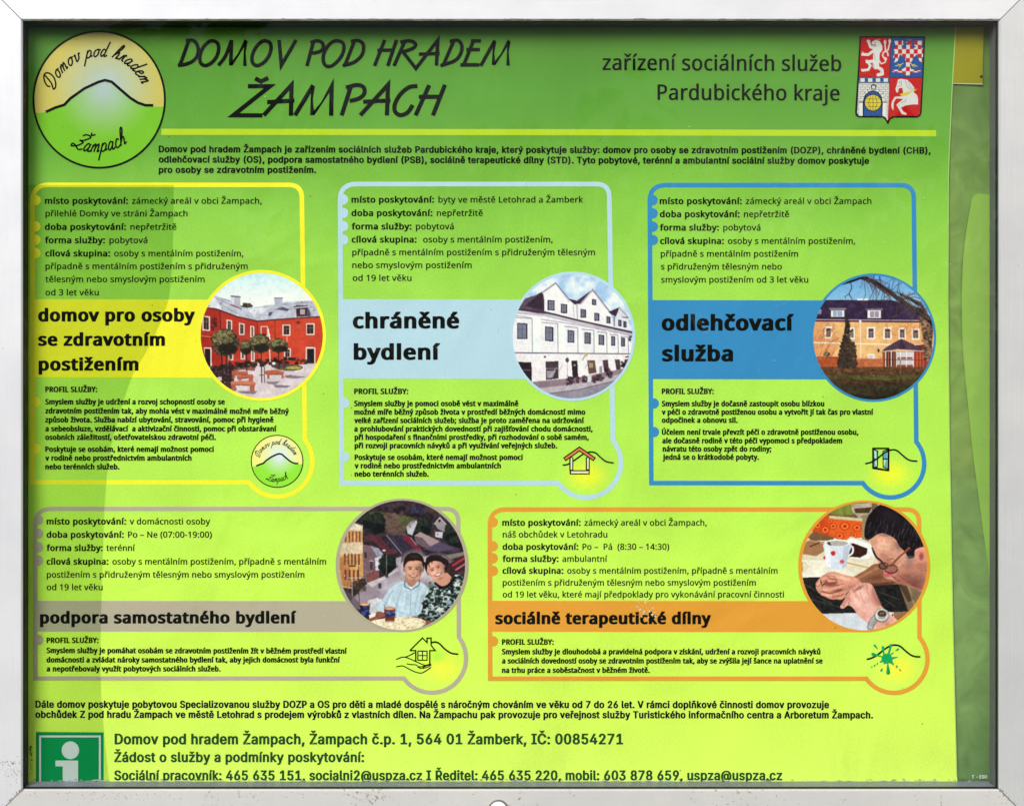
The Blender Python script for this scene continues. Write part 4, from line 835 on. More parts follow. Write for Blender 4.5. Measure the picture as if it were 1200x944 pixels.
def face(P, cx, cy, rx, ry, rot, skin, dark, hair):
    a = math.radians(rot)
    def F(u, v): return (cx + u * rx * math.cos(a) - v * ry * math.sin(a), cy + u * rx * math.sin(a) + v * ry * math.cos(a))
    sh = tuple(c * .68 for c in skin); hl = tuple(min(255, c * 1.13) for c in skin)
    P.ell(*F(-1.0, .0), rx * .14, ry * .18, sh, rot=rot); P.ell(*F(1.0, .0), rx * .14, ry * .18, sh, rot=rot)
    out_ = smooth([F(*p) for p in ((-.95, -.5), (-.6, -.98), (0, -1.08), (.6, -.98), (.95, -.5), (.94, .1), (.78, .58), (.42, .94), (0, 1.04), (-.42, .94), (-.78, .58), (-.94, .1))], 5, True)
    P.begin(); P.poly(out_, skin)
    P.ell(*F(.85, .1), rx * .65, ry * 1.1, sh, .75, rot, .9); P.ell(*F(-.95, .4), rx * .4, ry * .8, sh, .5, rot, .9); P.ell(*F(0, 1.0), rx * .8, ry * .35, sh, .6, rot, .9)
    P.ell(*F(-.2, -.6), rx * .6, ry * .32, hl, .7, rot, .9); P.ell(*F(-.4, .22), rx * .34, ry * .24, hl, .6, rot, .9); P.ell(*F(.35, .26), rx * .3, ry * .22, (222, 138, 120), .45, rot, .9)
    for s_ in (-1, 1):
        P.ell(*F(s_ * .38, -.16), rx * .32, ry * .2, sh, .85, rot, .9); P.line([F(s_ * .6, -.26), F(s_ * .4, -.31), F(s_ * .18, -.25)], 4, hair, .6)
        P.ell(*F(s_ * .38, -.09), rx * .19, ry * .07, dark, .75, rot, .7)
    P.ell(*F(.1, .08), rx * .12, ry * .3, sh, .5, rot, .9); P.ell(*F(-.02, .12), rx * .1, ry * .22, hl, .8, rot, .9); P.ell(*F(.02, .32), rx * .22, ry * .06, tuple(c * .55 for c in skin), .7, rot, .8)
    P.tex(out_, .06, 14, int(cx)); P.end(out_)
    return F, sh, hl
def photo_couple():
    P = photo((385, 578), 5.829, (960, 945))
    P.c[:] = (62, 50, 60); P.tex(None, .35, 40, 2); P.tex(None, .25, 14, 22)
    P.poly([(280, 125), (380, 125), (560, 160), (620, 190), (560, 260), (380, 220), (250, 140)], (92, 96, 58), .9, 3); P.poly([(340, 140), (460, 130), (540, 290), (440, 290), (380, 250)], (104, 82, 78), .9, 3); P.poly([(560, 90), (680, 100), (660, 140), (560, 130)], (60, 66, 100), .7, 3)
    P.poly([(680, 60), (800, 120), (860, 200), (760, 160), (640, 120)], (78, 66, 70), .8, 3); P.tex([(200, 60), (900, 60), (900, 300), (200, 300)], .3, 12, 6)
    for t in ((330, 205, 55, 68), (255, 185, 60, 50), (640, 225, 56, 62), (835, 265, 54, 66), (600, 270, 40, 36), (180, 240, 50, 40), (880, 330, 50, 40)): P.tree(*t, (38, 46, 46), (62, 74, 58), (26, 30, 34), int(t[0]))
    P.poly([(532, 222), (560, 196), (600, 178), (606, 196), (572, 286), (540, 272)], (186, 184, 198)); P.line([(530, 224), (604, 178)], 6, (120, 96, 104)); P.rect(552, 216, 562, 230, (80, 74, 86)); P.poly([(536, 224), (590, 190), (594, 206), (540, 250)], (150, 140, 150), .5)
    P.poly([(724, 205), (760, 164), (800, 205), (790, 262), (745, 240)], (150, 140, 152)); P.ell(758, 186, 9, 10, (50, 44, 54)); P.line([(722, 208), (760, 163), (804, 210)], 5, (196, 190, 200)); P.poly([(728, 262), (782, 262), (776, 304), (730, 296)], (196, 190, 202)); P.rect(742, 272, 750, 284, (70, 60, 74))
    P.poly([(584, 288), (628, 262), (760, 326), (705, 372), (640, 300)], (168, 142, 146)); P.poly([(584, 288), (640, 300), (705, 372), (690, 384), (600, 340)], (110, 92, 104)); P.poly([(690, 372), (760, 326), (900, 380), (880, 400), (700, 394)], (74, 60, 82)); P.poly([(640, 380), (760, 330), (860, 376), (750, 396)], (96, 84, 116), .7)
    P.poly([(236, 292), (330, 280), (420, 376), (480, 400), (380, 424), (330, 340)], (98, 50, 64)); P.poly([(384, 280), (540, 290), (624, 382), (500, 412), (430, 360)], (60, 50, 70)); P.poly([(496, 295), (548, 290), (640, 388), (604, 392)], (122, 46, 66)); P.tex([(236, 280), (640, 280), (640, 420), (236, 420)], .15, 10, 3); P.line([(395, 282), (500, 408)], 5, (160, 150, 164)); P.line([(312, 282), (402, 380)], 4, (50, 40, 52)); P.line([(430, 300), (520, 400)], 3, (90, 80, 100)); P.rect(370, 384, 388, 392, (220, 216, 222)); P.line([(560, 300), (600, 350)], 4, (196, 180, 190))
    P.poly([(60, 430), (110, 270), (170, 200), (232, 218), (238, 560), (165, 650), (90, 640), (60, 560)], (208, 150, 92)); P.poly([(90, 270), (170, 196), (234, 214), (234, 256), (150, 250)], (216, 204, 190)); P.poly([(90, 340), (232, 330), (234, 410), (80, 420)], (212, 190, 160)); P.poly([(166, 200), (176, 194), (240, 212), (238, 222)], (110, 80, 76))
    for i in range(5):
        x = 112 + i * 24
        P.rect(x, 258, x + 11, 330, (128, 76, 52)); P.rect(x - 6, 408 + i, x + 5, 486, (116, 68, 48)); P.line([(x + 12, 240), (x + 12, 600)], 3, (196, 170, 140), .7)
    P.poly([(75, 440), (140, 420), (160, 640), (90, 630)], (150, 90, 56), .5); P.tex([(60, 200), (238, 200), (238, 650), (60, 650)], .14, 14, 4)
    for i in range(4): P.rect(110 + i * 28, 520, 122 + i * 28, 590, (120, 70, 48))
    P.poly([(232, 330), (250, 320), (300, 346), (336, 400), (346, 570), (262, 610), (238, 560)], (124, 98, 108)); P.poly([(232, 322), (300, 330), (330, 360), (240, 350)], (60, 44, 50)); P.rect(246, 400, 262, 440, (70, 52, 62)); P.rect(284, 462, 302, 520, (74, 60, 76)); P.rect(280, 456, 306, 462, (190, 180, 190)); P.poly([(316, 440), (378, 416), (374, 440), (350, 520), (322, 526)], (196, 196, 212)); P.poly([(290, 360), (340, 372), (380, 420), (330, 430)], (150, 150, 176)); P.poly([(262, 544), (346, 528), (346, 590), (262, 612)], (132, 76, 78)); P.tex([(232, 320), (380, 320), (380, 612), (232, 612)], .16, 9, 7)
    P.tree(405, 490, 55, 74, (34, 44, 40), (52, 66, 54), (24, 30, 32), 8); P.poly([(460, 440), (500, 430), (490, 486), (462, 492)], (160, 150, 166)); P.line([(396, 420), (396, 550)], 4, (150, 146, 150))
    P.poly([(150, 730), (262, 616), (400, 560), (500, 470), (700, 420), (760, 700), (500, 780), (280, 800), (170, 780)], (152, 136, 152)); P.poly([(262, 612), (400, 556), (470, 510), (476, 524), (300, 640)], (190, 180, 188)); P.tex([(150, 400), (700, 400), (700, 800), (150, 800)], .06, 24, 5)
    P.rect(342, 612, 360, 646, (34, 30, 38)); P.rect(386, 546, 408, 572, (70, 50, 56)); P.dots([(140, 600), (250, 590), (260, 650), (170, 700)], 90, 10, [(60, 46, 44), (74, 66, 48), (100, 70, 60)], .8, 2)
    P.line([(134, 576), (244, 574)], 5, (196, 188, 190)); P.line([(160, 574), (162, 712)], 5, (176, 170, 176)); P.line([(135, 576), (132, 660)], 4, (120, 110, 120)); P.line([(205, 500), (210, 760)], 4, (60, 50, 54)); P.rect(140, 488, 184, 500, (80, 66, 66)); P.poly([(80, 640), (160, 690), (220, 760), (200, 830), (100, 760)], (96, 84, 96), .7)
    P.ell(590, 500, 120, 130, (214, 208, 216), .8, soft=.5); P.ell(745, 510, 130, 115, (206, 200, 206), .8, soft=.5); P.ell(450, 640, 130, 90, (200, 200, 214), .6, soft=.6)
    P.poly([(820, 480), (935, 420), (950, 500), (850, 560)], (70, 44, 54)); P.line([(850, 490), (930, 440)], 14, (176, 58, 60)); P.line([(870, 520), (940, 476)], 10, (200, 110, 110)); P.poly([(800, 420), (930, 396), (930, 420), (830, 450)], (130, 120, 110))
    P.poly([(266, 730), (330, 712), (390, 730), (400, 800), (300, 850), (270, 790)], (196, 200, 208)); P.tex([(266, 712), (400, 712), (400, 850), (266, 850)], .16, 16, 3)
    # the man in the pale blue shirt
    P.poly([(520, 560), (620, 560), (640, 640), (570, 660), (525, 630)], (176, 122, 104))
    P.poly(smooth([(522, 600), (566, 640), (612, 600), (660, 622), (694, 680), (690, 780), (650, 850), (540, 846), (440, 838), (360, 800), (330, 780), (370, 720), (420, 650), (470, 612)], 4, True), (180, 202, 220)); P.tex([(330, 590), (700, 590), (700, 850), (330, 850)], .09, 26, 7)
    for q in ([(440, 660), (400, 730), (380, 800)], [(500, 650), (470, 740), (460, 830)], [(610, 690), (590, 780), (600, 840)], [(660, 670), (630, 740), (620, 800)], [(380, 740), (450, 790), (520, 820)]): P.line(smooth(q, 4), 7, (128, 162, 194), .6)
    for q in ([(430, 690), (410, 760)], [(520, 680), (505, 800)], [(640, 650), (612, 720)]): P.line(q, 9, (208, 228, 240), .6)
    P.line([(565, 655), (556, 830)], 3, (120, 150, 180)); P.line([(520, 600), (522, 636), (566, 656), (616, 626), (622, 600)], 6, (70, 96, 128)); P.poly([(548, 636), (580, 638), (566, 656)], (226, 232, 236)); P.rect(590, 700, 650, 704, (130, 160, 190), .7)
    F, sh, hl = face(P, 580, 522, 62, 76, 2, (212, 156, 132), (44, 30, 30), (44, 32, 30))
    P.poly(smooth([F(*p) for p in ((-1.08, -.1), (-1.1, -.8), (-.8, -1.3), (-.1, -1.58), (.7, -1.42), (1.14, -.9), (1.14, -.1), (.98, -.4), (.8, -.8), (.1, -.84), (-.6, -.74), (-.92, -.4))], 4, True), (46, 34, 32)); P.ell(*F(.75, -.1), 18, 50, (110, 70, 60), .5, 0, .8); P.ell(*F(.1, -1.2), 44, 16, (72, 54, 50), .6, soft=.6)
    P.line(smooth([F(-.38, .5), F(-.1, .64), F(.15, .64), F(.4, .48)], 4), 8, (124, 58, 54), .85); P.line(smooth([F(-.28, .53), F(-.05, .6), F(.14, .6), F(.3, .52)], 4), 3.5, (236, 214, 202), .9); P.line([F(-.5, .3), F(-.46, .56)], 4, sh, .6); P.line([F(.5, .3), F(.48, .56)], 4, sh, .6); P.ell(*F(0, .92), 20, 7, sh, .5, soft=.6)
    # the woman in the patterned dress
    P.poly([(780, 440), (815, 450), (862, 566), (810, 600), (770, 540)], (56, 40, 40), .9, 2)
    dr = smooth([(690, 600), (740, 640), (800, 640), (860, 566), (920, 572), (960, 640), (940, 760), (840, 850), (700, 895), (610, 862), (640, 790), (650, 720), (690, 660)], 4, True)
    P.poly([(700, 560), (810, 540), (850, 580), (790, 640), (730, 610)], (206, 146, 126)); P.poly(dr, (36, 42, 46)); P.dots(dr, 520, 11, [(206, 212, 214), (216, 220, 222), (150, 166, 168), (96, 124, 116)], .85, 33); P.dots(dr, 330, 9, [(24, 28, 34), (36, 60, 56)], .85, 34)
    P.line(smooth([(728, 612), (770, 640), (820, 624), (866, 572)], 4), 16, (34, 30, 34)); P.ell(820, 742, 26, 22, (160, 190, 214), .8, soft=.5)
    P.ell(738, 468, 76, 48, (48, 36, 36), rot=12); P.ell(796, 486, 24, 40, (52, 38, 38)); P.ell(672, 508, 14, 44, (50, 38, 38), rot=-14); P.dots(ellipse(742, 456, 80, 40, 16), 60, 5, [(72, 54, 52), (36, 26, 28)], .5, 8)
    F, sh, hl = face(P, 733, 520, 60, 70, -26, (222, 160, 140), (50, 34, 34), (60, 42, 40))
    P.poly(smooth([F(*p) for p in ((-1.02, -.2), (-1.02, -.75), (-.5, -1.14), (.3, -1.2), (.95, -.85), (1.08, -.2), (.86, -.5), (.2, -.86), (-.5, -.8), (-.88, -.4))], 4, True), (44, 32, 32)); P.line([F(-.4, -.95), F(-.5, -.5)], 5, (44, 32, 32)); P.line([F(.1, -1), F(-.1, -.7)], 5, (44, 32, 32))
    P.ell(*F(.02, .56), 22, 9, (150, 60, 62), 1, -26); P.ell(*F(.02, .53), 18, 5, (244, 236, 230), 1, -26); P.line([F(-.5, .36), F(-.36, .62)], 4, sh); P.line([F(.48, .36), F(.38, .62)], 4, sh); P.ell(*F(.1, .98), 26, 9, sh, .6, -26, .6)
    # hands, table, cups
    P.poly(smooth([(270, 862), (320, 812), (360, 806), (392, 836), (340, 852), (300, 876)], 4, True), (150, 88, 74)); P.poly(smooth([(556, 846), (600, 838), (660, 862), (720, 880), (690, 900), (620, 880)], 4, True), (140, 84, 76)); P.line([(286, 862), (340, 832)], 3, (100, 56, 50))
    tb = smooth([(262, 890), (330, 860), (440, 846), (560, 842), (640, 860), (664, 884), (600, 930), (500, 950), (380, 950), (300, 930)], 4, True); P.poly(tb, (232, 220, 188)); P.dots(tb, 150, 6, [(196, 160, 110), (214, 190, 150), (246, 240, 220)], .8, 5)
    P.poly([(212, 752), (284, 752), (276, 838), (222, 838)], (38, 38, 66)); P.dots([(222, 770), (276, 770), (270, 826), (228, 826)], 30, 9, [(70, 86, 150), (40, 40, 90)], .8, 1); P.ell(248, 756, 36, 10, (196, 132, 90)); P.ell(248, 758, 28, 6, (226, 180, 140)); P.poly([(276, 830), (324, 812), (318, 838), (280, 852)], (236, 230, 224))
    P.poly([(378, 782), (458, 782), (450, 870), (388, 870)], (112, 58, 44)); P.poly([(386, 800), (450, 800), (446, 842), (390, 842)], (66, 66, 116)); P.dots([(390, 804), (446, 804), (446, 840), (390, 840)], 22, 8, [(90, 100, 160), (50, 44, 84)], .8, 2); P.ell(418, 784, 40, 10, (206, 120, 78)); P.ell(418, 786, 30, 6, (232, 166, 120)); P.line([(378, 760), (390, 782)], 5, (120, 120, 130)); P.ell(418, 872, 34, 8, (150, 120, 96), .7)
    P.finish(); P.blur(1); return P
def photo_workshop():
    P = photo((930, 578), 5.655, (895, 935))
    P.c[:] = (222, 212, 190); P.tex(None, .05, 40, 2)
    P.poly([(100, 25), (560, 25), (560, 300), (430, 170), (200, 150), (100, 240)], (118, 96, 76)); P.ell(330, 92, 120, 52, (128, 138, 58)); P.ell(300, 70, 70, 30, (166, 176, 84), .7, soft=.6); P.poly([(380, 70), (520, 60), (520, 160), (440, 170), (390, 120)], (176, 160, 140)); P.poly([(400, 100), (520, 90), (500, 130), (410, 130)], (84, 64, 50)); P.poly([(440, 150), (510, 130), (500, 320), (450, 300)], (150, 132, 104)); P.tex([(100, 25), (560, 25), (560, 300), (100, 300)], .12, 26, 5)
    P.poly([(100, 230), (190, 142), (240, 148), (456, 166), (452, 292), (330, 308), (250, 290), (140, 262)], (226, 96, 34)); P.poly([(240, 146), (456, 164), (456, 184), (230, 164)], (200, 190, 150)); P.poly([(100, 230), (190, 142), (236, 150), (232, 280), (140, 262)], (206, 78, 30))
    for x, y, r_ in ((210, 240, 30), (340, 216, 34), (420, 226, 30), (305, 280, 30), (262, 216, 26), (160, 212, 24), (400, 276, 22), (240, 180, 20)): P.ell(x, y, r_, r_ * .85, (208, 60, 28)); P.ell(x, y, r_ * .7, r_ * .6, (240, 134, 46)); P.ell(x, y, r_ * .4, r_ * .34, (190, 44, 30))
    P.poly([(90, 290), (130, 250), (270, 290), (262, 310), (120, 310)], (126, 92, 66)); P.poly([(70, 330), (110, 304), (205, 322), (205, 380), (150, 416), (60, 400)], (164, 118, 82)); P.line([(105, 310), (200, 330)], 5, (200, 170, 140)); P.line([(110, 350), (170, 326)], 8, (86, 44, 36)); P.poly([(60, 400), (160, 416), (205, 390), (205, 440), (60, 450)], (216, 202, 178))
    P.poly([(50, 455), (70, 450), (108, 480), (60, 522), (48, 510)], (196, 130, 60)); P.poly([(58, 470), (84, 472), (80, 494), (60, 500)], (214, 210, 130)); P.ell(66, 486, 6, 6, (60, 110, 60))
    P.poly([(335, 318), (378, 284), (520, 330), (540, 420), (440, 440), (360, 420)], (232, 230, 228)); P.poly([(350, 330), (400, 330), (490, 364), (485, 400), (440, 424), (370, 418)], (66, 36, 34)); P.line([(340, 316), (380, 288), (520, 334)], 5, (190, 186, 180)); P.line([(330, 452), (530, 500)], 8, (196, 160, 90)); P.line([(340, 440), (540, 486)], 3, (240, 230, 200)); P.poly([(60, 440), (200, 440), (220, 500), (350, 500), (420, 540), (60, 560)], (230, 226, 212), .8)
    mt = [(40, 556), (200, 553), (420, 560), (560, 600), (720, 600), (900, 640), (900, 780), (640, 786), (180, 797), (90, 720)]; P.poly(mt, (42, 42, 42)); P.tex(mt, .4, 18, 6)
    for q in ([(80, 600), (140, 640)], [(150, 680), (260, 730)], [(120, 700), (330, 760)], [(560, 650), (700, 700)], [(600, 700), (680, 750)]): P.line(q, 4, (110, 116, 116), .6)
    P.poly([(150, 797), (640, 784), (660, 935), (200, 935)], (202, 208, 220)); P.tex([(150, 797), (640, 784), (660, 935), (200, 935)], .05, 30, 3); P.poly([(660, 784), (760, 780), (740, 830), (670, 860)], (150, 112, 78)); P.line([(655, 800), (655, 860)], 8, (60, 44, 36))
    P.poly([(690, 580), (900, 600), (900, 700), (760, 780)], (128, 108, 84)); P.poly([(690, 590), (740, 600), (800, 700), (760, 720)], (86, 66, 50)); P.line([(760, 610), (800, 740)], 12, (170, 150, 120), .6)
    # mug
    P.line(smooth([(366, 352), (392, 356), (390, 392), (362, 414)], 5), 13, (226, 230, 240)); P.poly(smooth([(205, 322), (210, 400), (206, 440), (218, 484), (262, 502), (318, 500), (346, 484), (356, 430), (372, 380), (374, 325)], 3, True), (206, 214, 232)); P.poly([(206, 330), (240, 338), (250, 498), (218, 484), (206, 440)], (226, 232, 244), .8); P.poly([(330, 340), (372, 330), (350, 480), (320, 496)], (172, 180, 204), .7)
    P.ell(289, 328, 84, 25, (232, 238, 246)); P.ell(289, 330, 72, 18, (178, 172, 170)); P.poly([(222, 322), (240, 318), (250, 345), (230, 340)], (90, 70, 66)); P.ell(262, 395, 16, 16, (206, 40, 54)); P.ell(320, 452, 15, 14, (214, 84, 84)); P.ell(204, 425, 7, 12, (206, 60, 60)); P.ell(280, 462, 60, 6, (190, 198, 218), .5)
    # far forearm and hand
    P.poly(smooth([(390, 560), (470, 510), (560, 462), (700, 520), (760, 590), (640, 602), (560, 604), (450, 620), (400, 610)], 4, True), (152, 100, 74)); P.poly([(420, 600), (560, 590), (700, 580), (640, 604), (450, 622)], (96, 60, 46), .8, 2); P.line([(430, 560), (560, 490)], 16, (186, 130, 98), .6)
    hand = smooth([(148, 606), (166, 566), (214, 530), (262, 516), (330, 536), (420, 560), (450, 600), (430, 640), (360, 650), (330, 690), (250, 700), (190, 672), (156, 644)], 4, True); P.poly(hand, (214, 148, 126)); P.tex(hand, .08, 24, 3); P.ell(300, 550, 90, 20, (234, 178, 156), .7, 10, .6)
    P.ell(245, 590, 56, 24, (120, 60, 50), .8, soft=.4)
    for q, w in (([(160, 600), (200, 560), (262, 560)], 26), ([(200, 630), (260, 634), (330, 610)], 26), ([(190, 662), (240, 676), (290, 664)], 24), ([(270, 684), (310, 692), (336, 676)], 20), ([(234, 576), (268, 574)], 22)): P.line(smooth(q, 4), w + 5, (146, 80, 68)); P.line(smooth(q, 4), w, (222, 152, 132))
    P.line([(180, 576), (186, 610), (206, 598)], 7, (64, 52, 40)); P.line([(176, 616), (198, 590)], 5, (190, 170, 90))
    # head
    P.poly(smooth([(500, 290), (560, 262), (720, 250), (900, 350), (910, 560), (850, 650), (770, 600), (700, 596), (646, 570), (612, 562), (592, 540), (600, 512), (566, 470), (540, 400)], 4, True), (212, 152, 130)); P.poly([(640, 540), (720, 470), (880, 460), (900, 600), (840, 645), (700, 596)], (186, 118, 98), .7, 4); P.ell(590, 350, 60, 66, (232, 178, 152), .8, 20, .6); P.ell(780, 500, 60, 50, (206, 140, 118), .7, 0, .6); P.ell(840, 480, 90, 60, (176, 108, 90), .5, 0, .9); P.ell(740, 560, 90, 40, (160, 100, 84), .5, 20, .9); P.dots([(690, 540), (880, 500), (880, 640), (780, 600)], 260, 3, [(150, 96, 84), (120, 80, 72)], .35, 6); P.tex([(500, 260), (900, 260), (900, 650), (500, 650)], .07, 18, 12)
    P.ell(628, 530, 42, 27, (216, 96, 108), .95, -10, .5); P.ell(612, 524, 16, 13, (236, 140, 132), .8, 0, .7); P.line([(652, 548), (676, 560)], 6, (120, 60, 54)); P.line(smooth([(770, 600), (810, 616), (846, 604)], 4), 9, (206, 100, 96)); P.line([(776, 604), (840, 620)], 4, (110, 54, 50)); P.line(smooth([(690, 540), (730, 570), (770, 586)], 4), 4, (156, 92, 78)); P.ell(690, 575, 30, 16, (150, 90, 76), .6, 20, .6)
    hair = smooth([(470, 285), (474, 210), (500, 140), (560, 80), (640, 40), (760, 100), (850, 210), (910, 340), (858, 352), (806, 372), (800, 420), (760, 430), (740, 388), (700, 350), (672, 300), (610, 268), (560, 268), (500, 306)], 4, True)
    P.poly(hair, (34, 28, 34)); rr = random.Random(3)
    P.begin(); P.ell(640, 150, 120, 60, (58, 50, 62), .6, 30, .9)
    for i in range(170):
        x = rr.uniform(500, 850); y = rr.uniform(150, 370); P.line([(x, y), (x - rr.uniform(4, 22), y + rr.uniform(26, 60))], 4, rr.choice([(84, 76, 96), (108, 98, 116), (22, 18, 22), (56, 48, 60)]), .6)
    P.end(hair); P.ell(600, 276, 50, 12, (120, 80, 72), .6, 8, .8); P.ell(690, 350, 22, 46, (110, 84, 84), .6, -40, .8); P.poly([(740, 410), (800, 410), (790, 470), (750, 450)], (150, 130, 130), .5, 3)
    P.ell(846, 408, 36, 52, (222, 140, 128)); P.ell(846, 416, 20, 34, (150, 74, 68), .9, 0, .6); P.line(smooth([(812, 380), (840, 362), (872, 376)], 4), 9, (236, 160, 146))
    P.line(smooth([(770, 362), (700, 420), (644, 480)], 3), 11, (136, 62, 42)); P.line([(766, 358), (700, 412)], 4, (196, 120, 90)); P.ell(646, 500, 40, 28, (60, 34, 34), .35, 20); P.line(smooth(ellipse(646, 500, 42, 28, 20, 0, 340), 2), 7, (84, 36, 32)); P.line(smooth([(528, 380), (548, 420), (580, 446), (606, 480)], 4), 12, (40, 28, 32)); P.ell(594, 478, 28, 22, (90, 60, 54), .7, 30); P.line(smooth(ellipse(596, 478, 30, 22, 20, 0, 340), 2), 6, (60, 30, 30)); P.line([(520, 360), (536, 400)], 8, (30, 24, 28)); P.line([(620, 440), (660, 430)], 7, (130, 84, 66), .7)
    # near hand with a steel wristwatch
    h2 = smooth([(352, 668), (392, 628), (430, 598), (480, 590), (520, 606), (548, 664), (580, 740), (640, 800), (690, 850), (640, 935), (520, 935), (500, 870), (430, 810), (396, 760), (360, 740), (330, 762), (308, 750), (340, 700)], 4, True)
    P.poly(h2, (224, 164, 152)); P.tex(h2, .07, 26, 6); P.ell(450, 660, 60, 36, (242, 194, 182), .7, 40, .6); P.ell(500, 760, 70, 40, (238, 186, 176), .6, 50, .6); P.poly([(520, 610), (548, 664), (586, 745), (560, 740), (520, 670)], (176, 112, 100), .7, 2)
    for q in ([(352, 668), (372, 700), (364, 740)], [(392, 632), (410, 660)], [(430, 600), (446, 640)], [(480, 592), (492, 636)]): P.line(q, 4, (160, 96, 88), .8)
    P.line(smooth([(368, 664), (346, 706), (322, 748)], 4), 22, (206, 140, 128)); P.line([(326, 752), (314, 744)], 8, (236, 180, 170))
    P.line(smooth([(508, 884), (520, 850), (552, 812)], 4), 42, (120, 122, 126)); P.line(smooth([(508, 884), (520, 850), (552, 812)], 4), 30, (176, 178, 182))
    for i in range(6): P.line([(496 + i * 9, 862 - i * 9), (528 + i * 8, 880 - i * 8)], 3, (100, 100, 106))
    P.ell(584, 806, 48, 46, (90, 90, 92)); P.ell(584, 804, 44, 42, (204, 204, 198)); P.ell(586, 796, 30, 24, (84, 66, 58), 1, 10); P.line([(574, 796), (596, 790)], 5, (150, 140, 120)); P.ell(586, 822, 26, 8, (160, 160, 156)); P.line([(618, 776), (632, 816)], 10, (160, 160, 160))
    P.ell(300, 640, 60, 16, (96, 48, 42), .55, -8, .8); P.ell(430, 628, 60, 14, (110, 60, 52), .6, -30, .8); P.ell(640, 470, 60, 50, (150, 88, 74), .45, 0, .9)
    P.begin(); P.ell(800, 590, 150, 80, (112, 66, 64), .7, 12, .9); P.ell(600, 420, 40, 70, (168, 104, 86), .6, -35, .9); P.ell(760, 470, 40, 60, (150, 112, 108), .5, 0, .9)
    P.dots([(560, 262), (900, 360), (900, 640), (620, 560)], 240, 4, [(236, 184, 160), (150, 92, 76), (190, 120, 100)], .18, 41)
    P.end(smooth([(500, 290), (560, 262), (720, 250), (900, 350), (910, 560), (850, 650), (770, 600), (700, 596), (646, 570), (612, 562), (592, 540), (600, 512), (566, 470), (540, 400)], 4, True))
    P.begin()
    for q, w in (([(196, 600), (240, 612), (300, 606)], 7), ([(186, 648), (250, 660), (320, 636)], 8), ([(262, 684), (300, 680), (330, 664)], 6), ([(226, 548), (250, 566), (290, 570)], 6)): P.line(smooth(q, 4), w, (110, 56, 50), .6)
    P.ell(210, 640, 40, 9, (244, 190, 172), .7, 10, .8); P.ell(220, 672, 34, 7, (240, 186, 168), .7, 10, .8); P.ell(340, 565, 60, 14, (240, 188, 168), .7, 12, .8); P.ell(380, 620, 50, 26, (160, 96, 84), .6, -20, .9)
    P.end([(140, 510), (460, 510), (460, 700), (140, 710)])
    P.ell(540, 700, 34, 90, (168, 106, 98), .6, -28, .9); P.ell(420, 720, 26, 70, (250, 210, 202), .6, -36, .9); P.ell(620, 870, 60, 24, (176, 116, 108), .6, 40, .9); P.ell(540, 560, 120, 30, (92, 56, 44), .55, -12, .9)
    for q in ([(436, 640), (452, 690), (476, 730)], [(478, 626), (500, 680)], [(512, 640), (530, 690)]): P.line(smooth(q, 4), 5, (188, 126, 118), .6)
    P.finish(sat=.88, con=1.15); P.blur(1); return P

# ------------------------------------------------------------------ service cards
def rounded(pts_r):
    """polyline with rounded corners: [(x, y, r)]"""
    out = []; n = len(pts_r)
    for i, (x, y, r_) in enumerate(pts_r):
        if r_ == 0 or i in (0, n - 1): out.append((x, y)); continue
        a = np.array(pts_r[i - 1][:2], float); b2 = np.array(pts_r[i + 1][:2], float); p = np.array((x, y), float)
        u = (a - p) / np.linalg.norm(a - p); w = (b2 - p) / np.linalg.norm(b2 - p)
        for j in range(9):
            t = j / 8; q = (p + u * r_) * (1 - t) ** 2 + 2 * p * t * (1 - t) + (p + w * r_) * t * t; out.append(tuple(q))
    return out
def card(label, col, xl0, xl1, yt, xr0, xr1, yb, arc_c, arc_r, w, band, bandx, ph, PH, ring, bullets, texts, heads, extra, open_left=False):
    c = empty('service_card', '', ''); del c['label']; del c['category']; c.parent = poster; c['label'] = label
    ax, ay = arc_c
    a1 = math.degrees(math.asin(min(1, (yb - ay) / arc_r))); a0 = math.degrees(math.acos(min(1, (xr1 - ax) / arc_r)))
    arc_pts = ellipse(ax, ay, arc_r, arc_r, 40, -a0, 180 - a1)
    path = rounded([(xl1, yb, 0), ((xl0 + xl1) / 2, (yt + yb) / 2, 0), (xl0, yt, 19), (xr0, yt, 15), ((xr0 + xr1) / 2, (yt + yb) / 2 - 40, 0)])
    closed = path + arc_pts
    mb = MB(); ribbon(mb, closed, w, L_BAND, True)
    for by in bullets:
        bx = np.interp(by, [yt, yb], [xl0, xl1]); polyfill(mb, ellipse(bx + 3.6, by, 5.9, 6.1, 20), L_BAND + 0.00005)
    mb.build('card_border', ink(col), c)
    mb = MB(); polyfill(mb, [(np.interp(band[0], [yt, yb], [xl0, xl1]) + 1, band[0]), (bandx, band[0] + .5), (bandx, band[1] + .5), (np.interp(band[1], [yt, yb], [xl0, xl1]) + 1, band[1])], L_BAND + 0.00004)
    mb.build('heading_band', ink(col if len(col) == 3 else col), c)
    P = PH(); px, py, rx, ry, orx, ory = ph
    o = P.build('photograph', c, L_PHOTO, keep=lambda x, y: ((x - px) / (rx + 1.2)) ** 2 + ((y - py) / (ry + 1.2)) ** 2 <= 1)
    mb = MB(); ro, ri = ellipse(px, py, orx, ory, 72), ellipse(px, py, rx, ry, 72)
    v = [at(*p, L_PHOTO + .00005) for p in ro] + [at(*p, L_PHOTO + .00005) for p in ri]
    mb.add(v, [(i, (i + 1) % 72, 72 + (i + 1) % 72, 72 + i) for i in range(72)])
    mb.build('photo_ring', ink(ring), c)
    txt('text_line', c, texts); txt('heading_line', c, heads)
    if extra: extra(c)
    return c
mpk, dpk, fsk, csk = 'místo poskytování:', 'doba poskytování:', 'forma služby:', 'cílová skupina:'
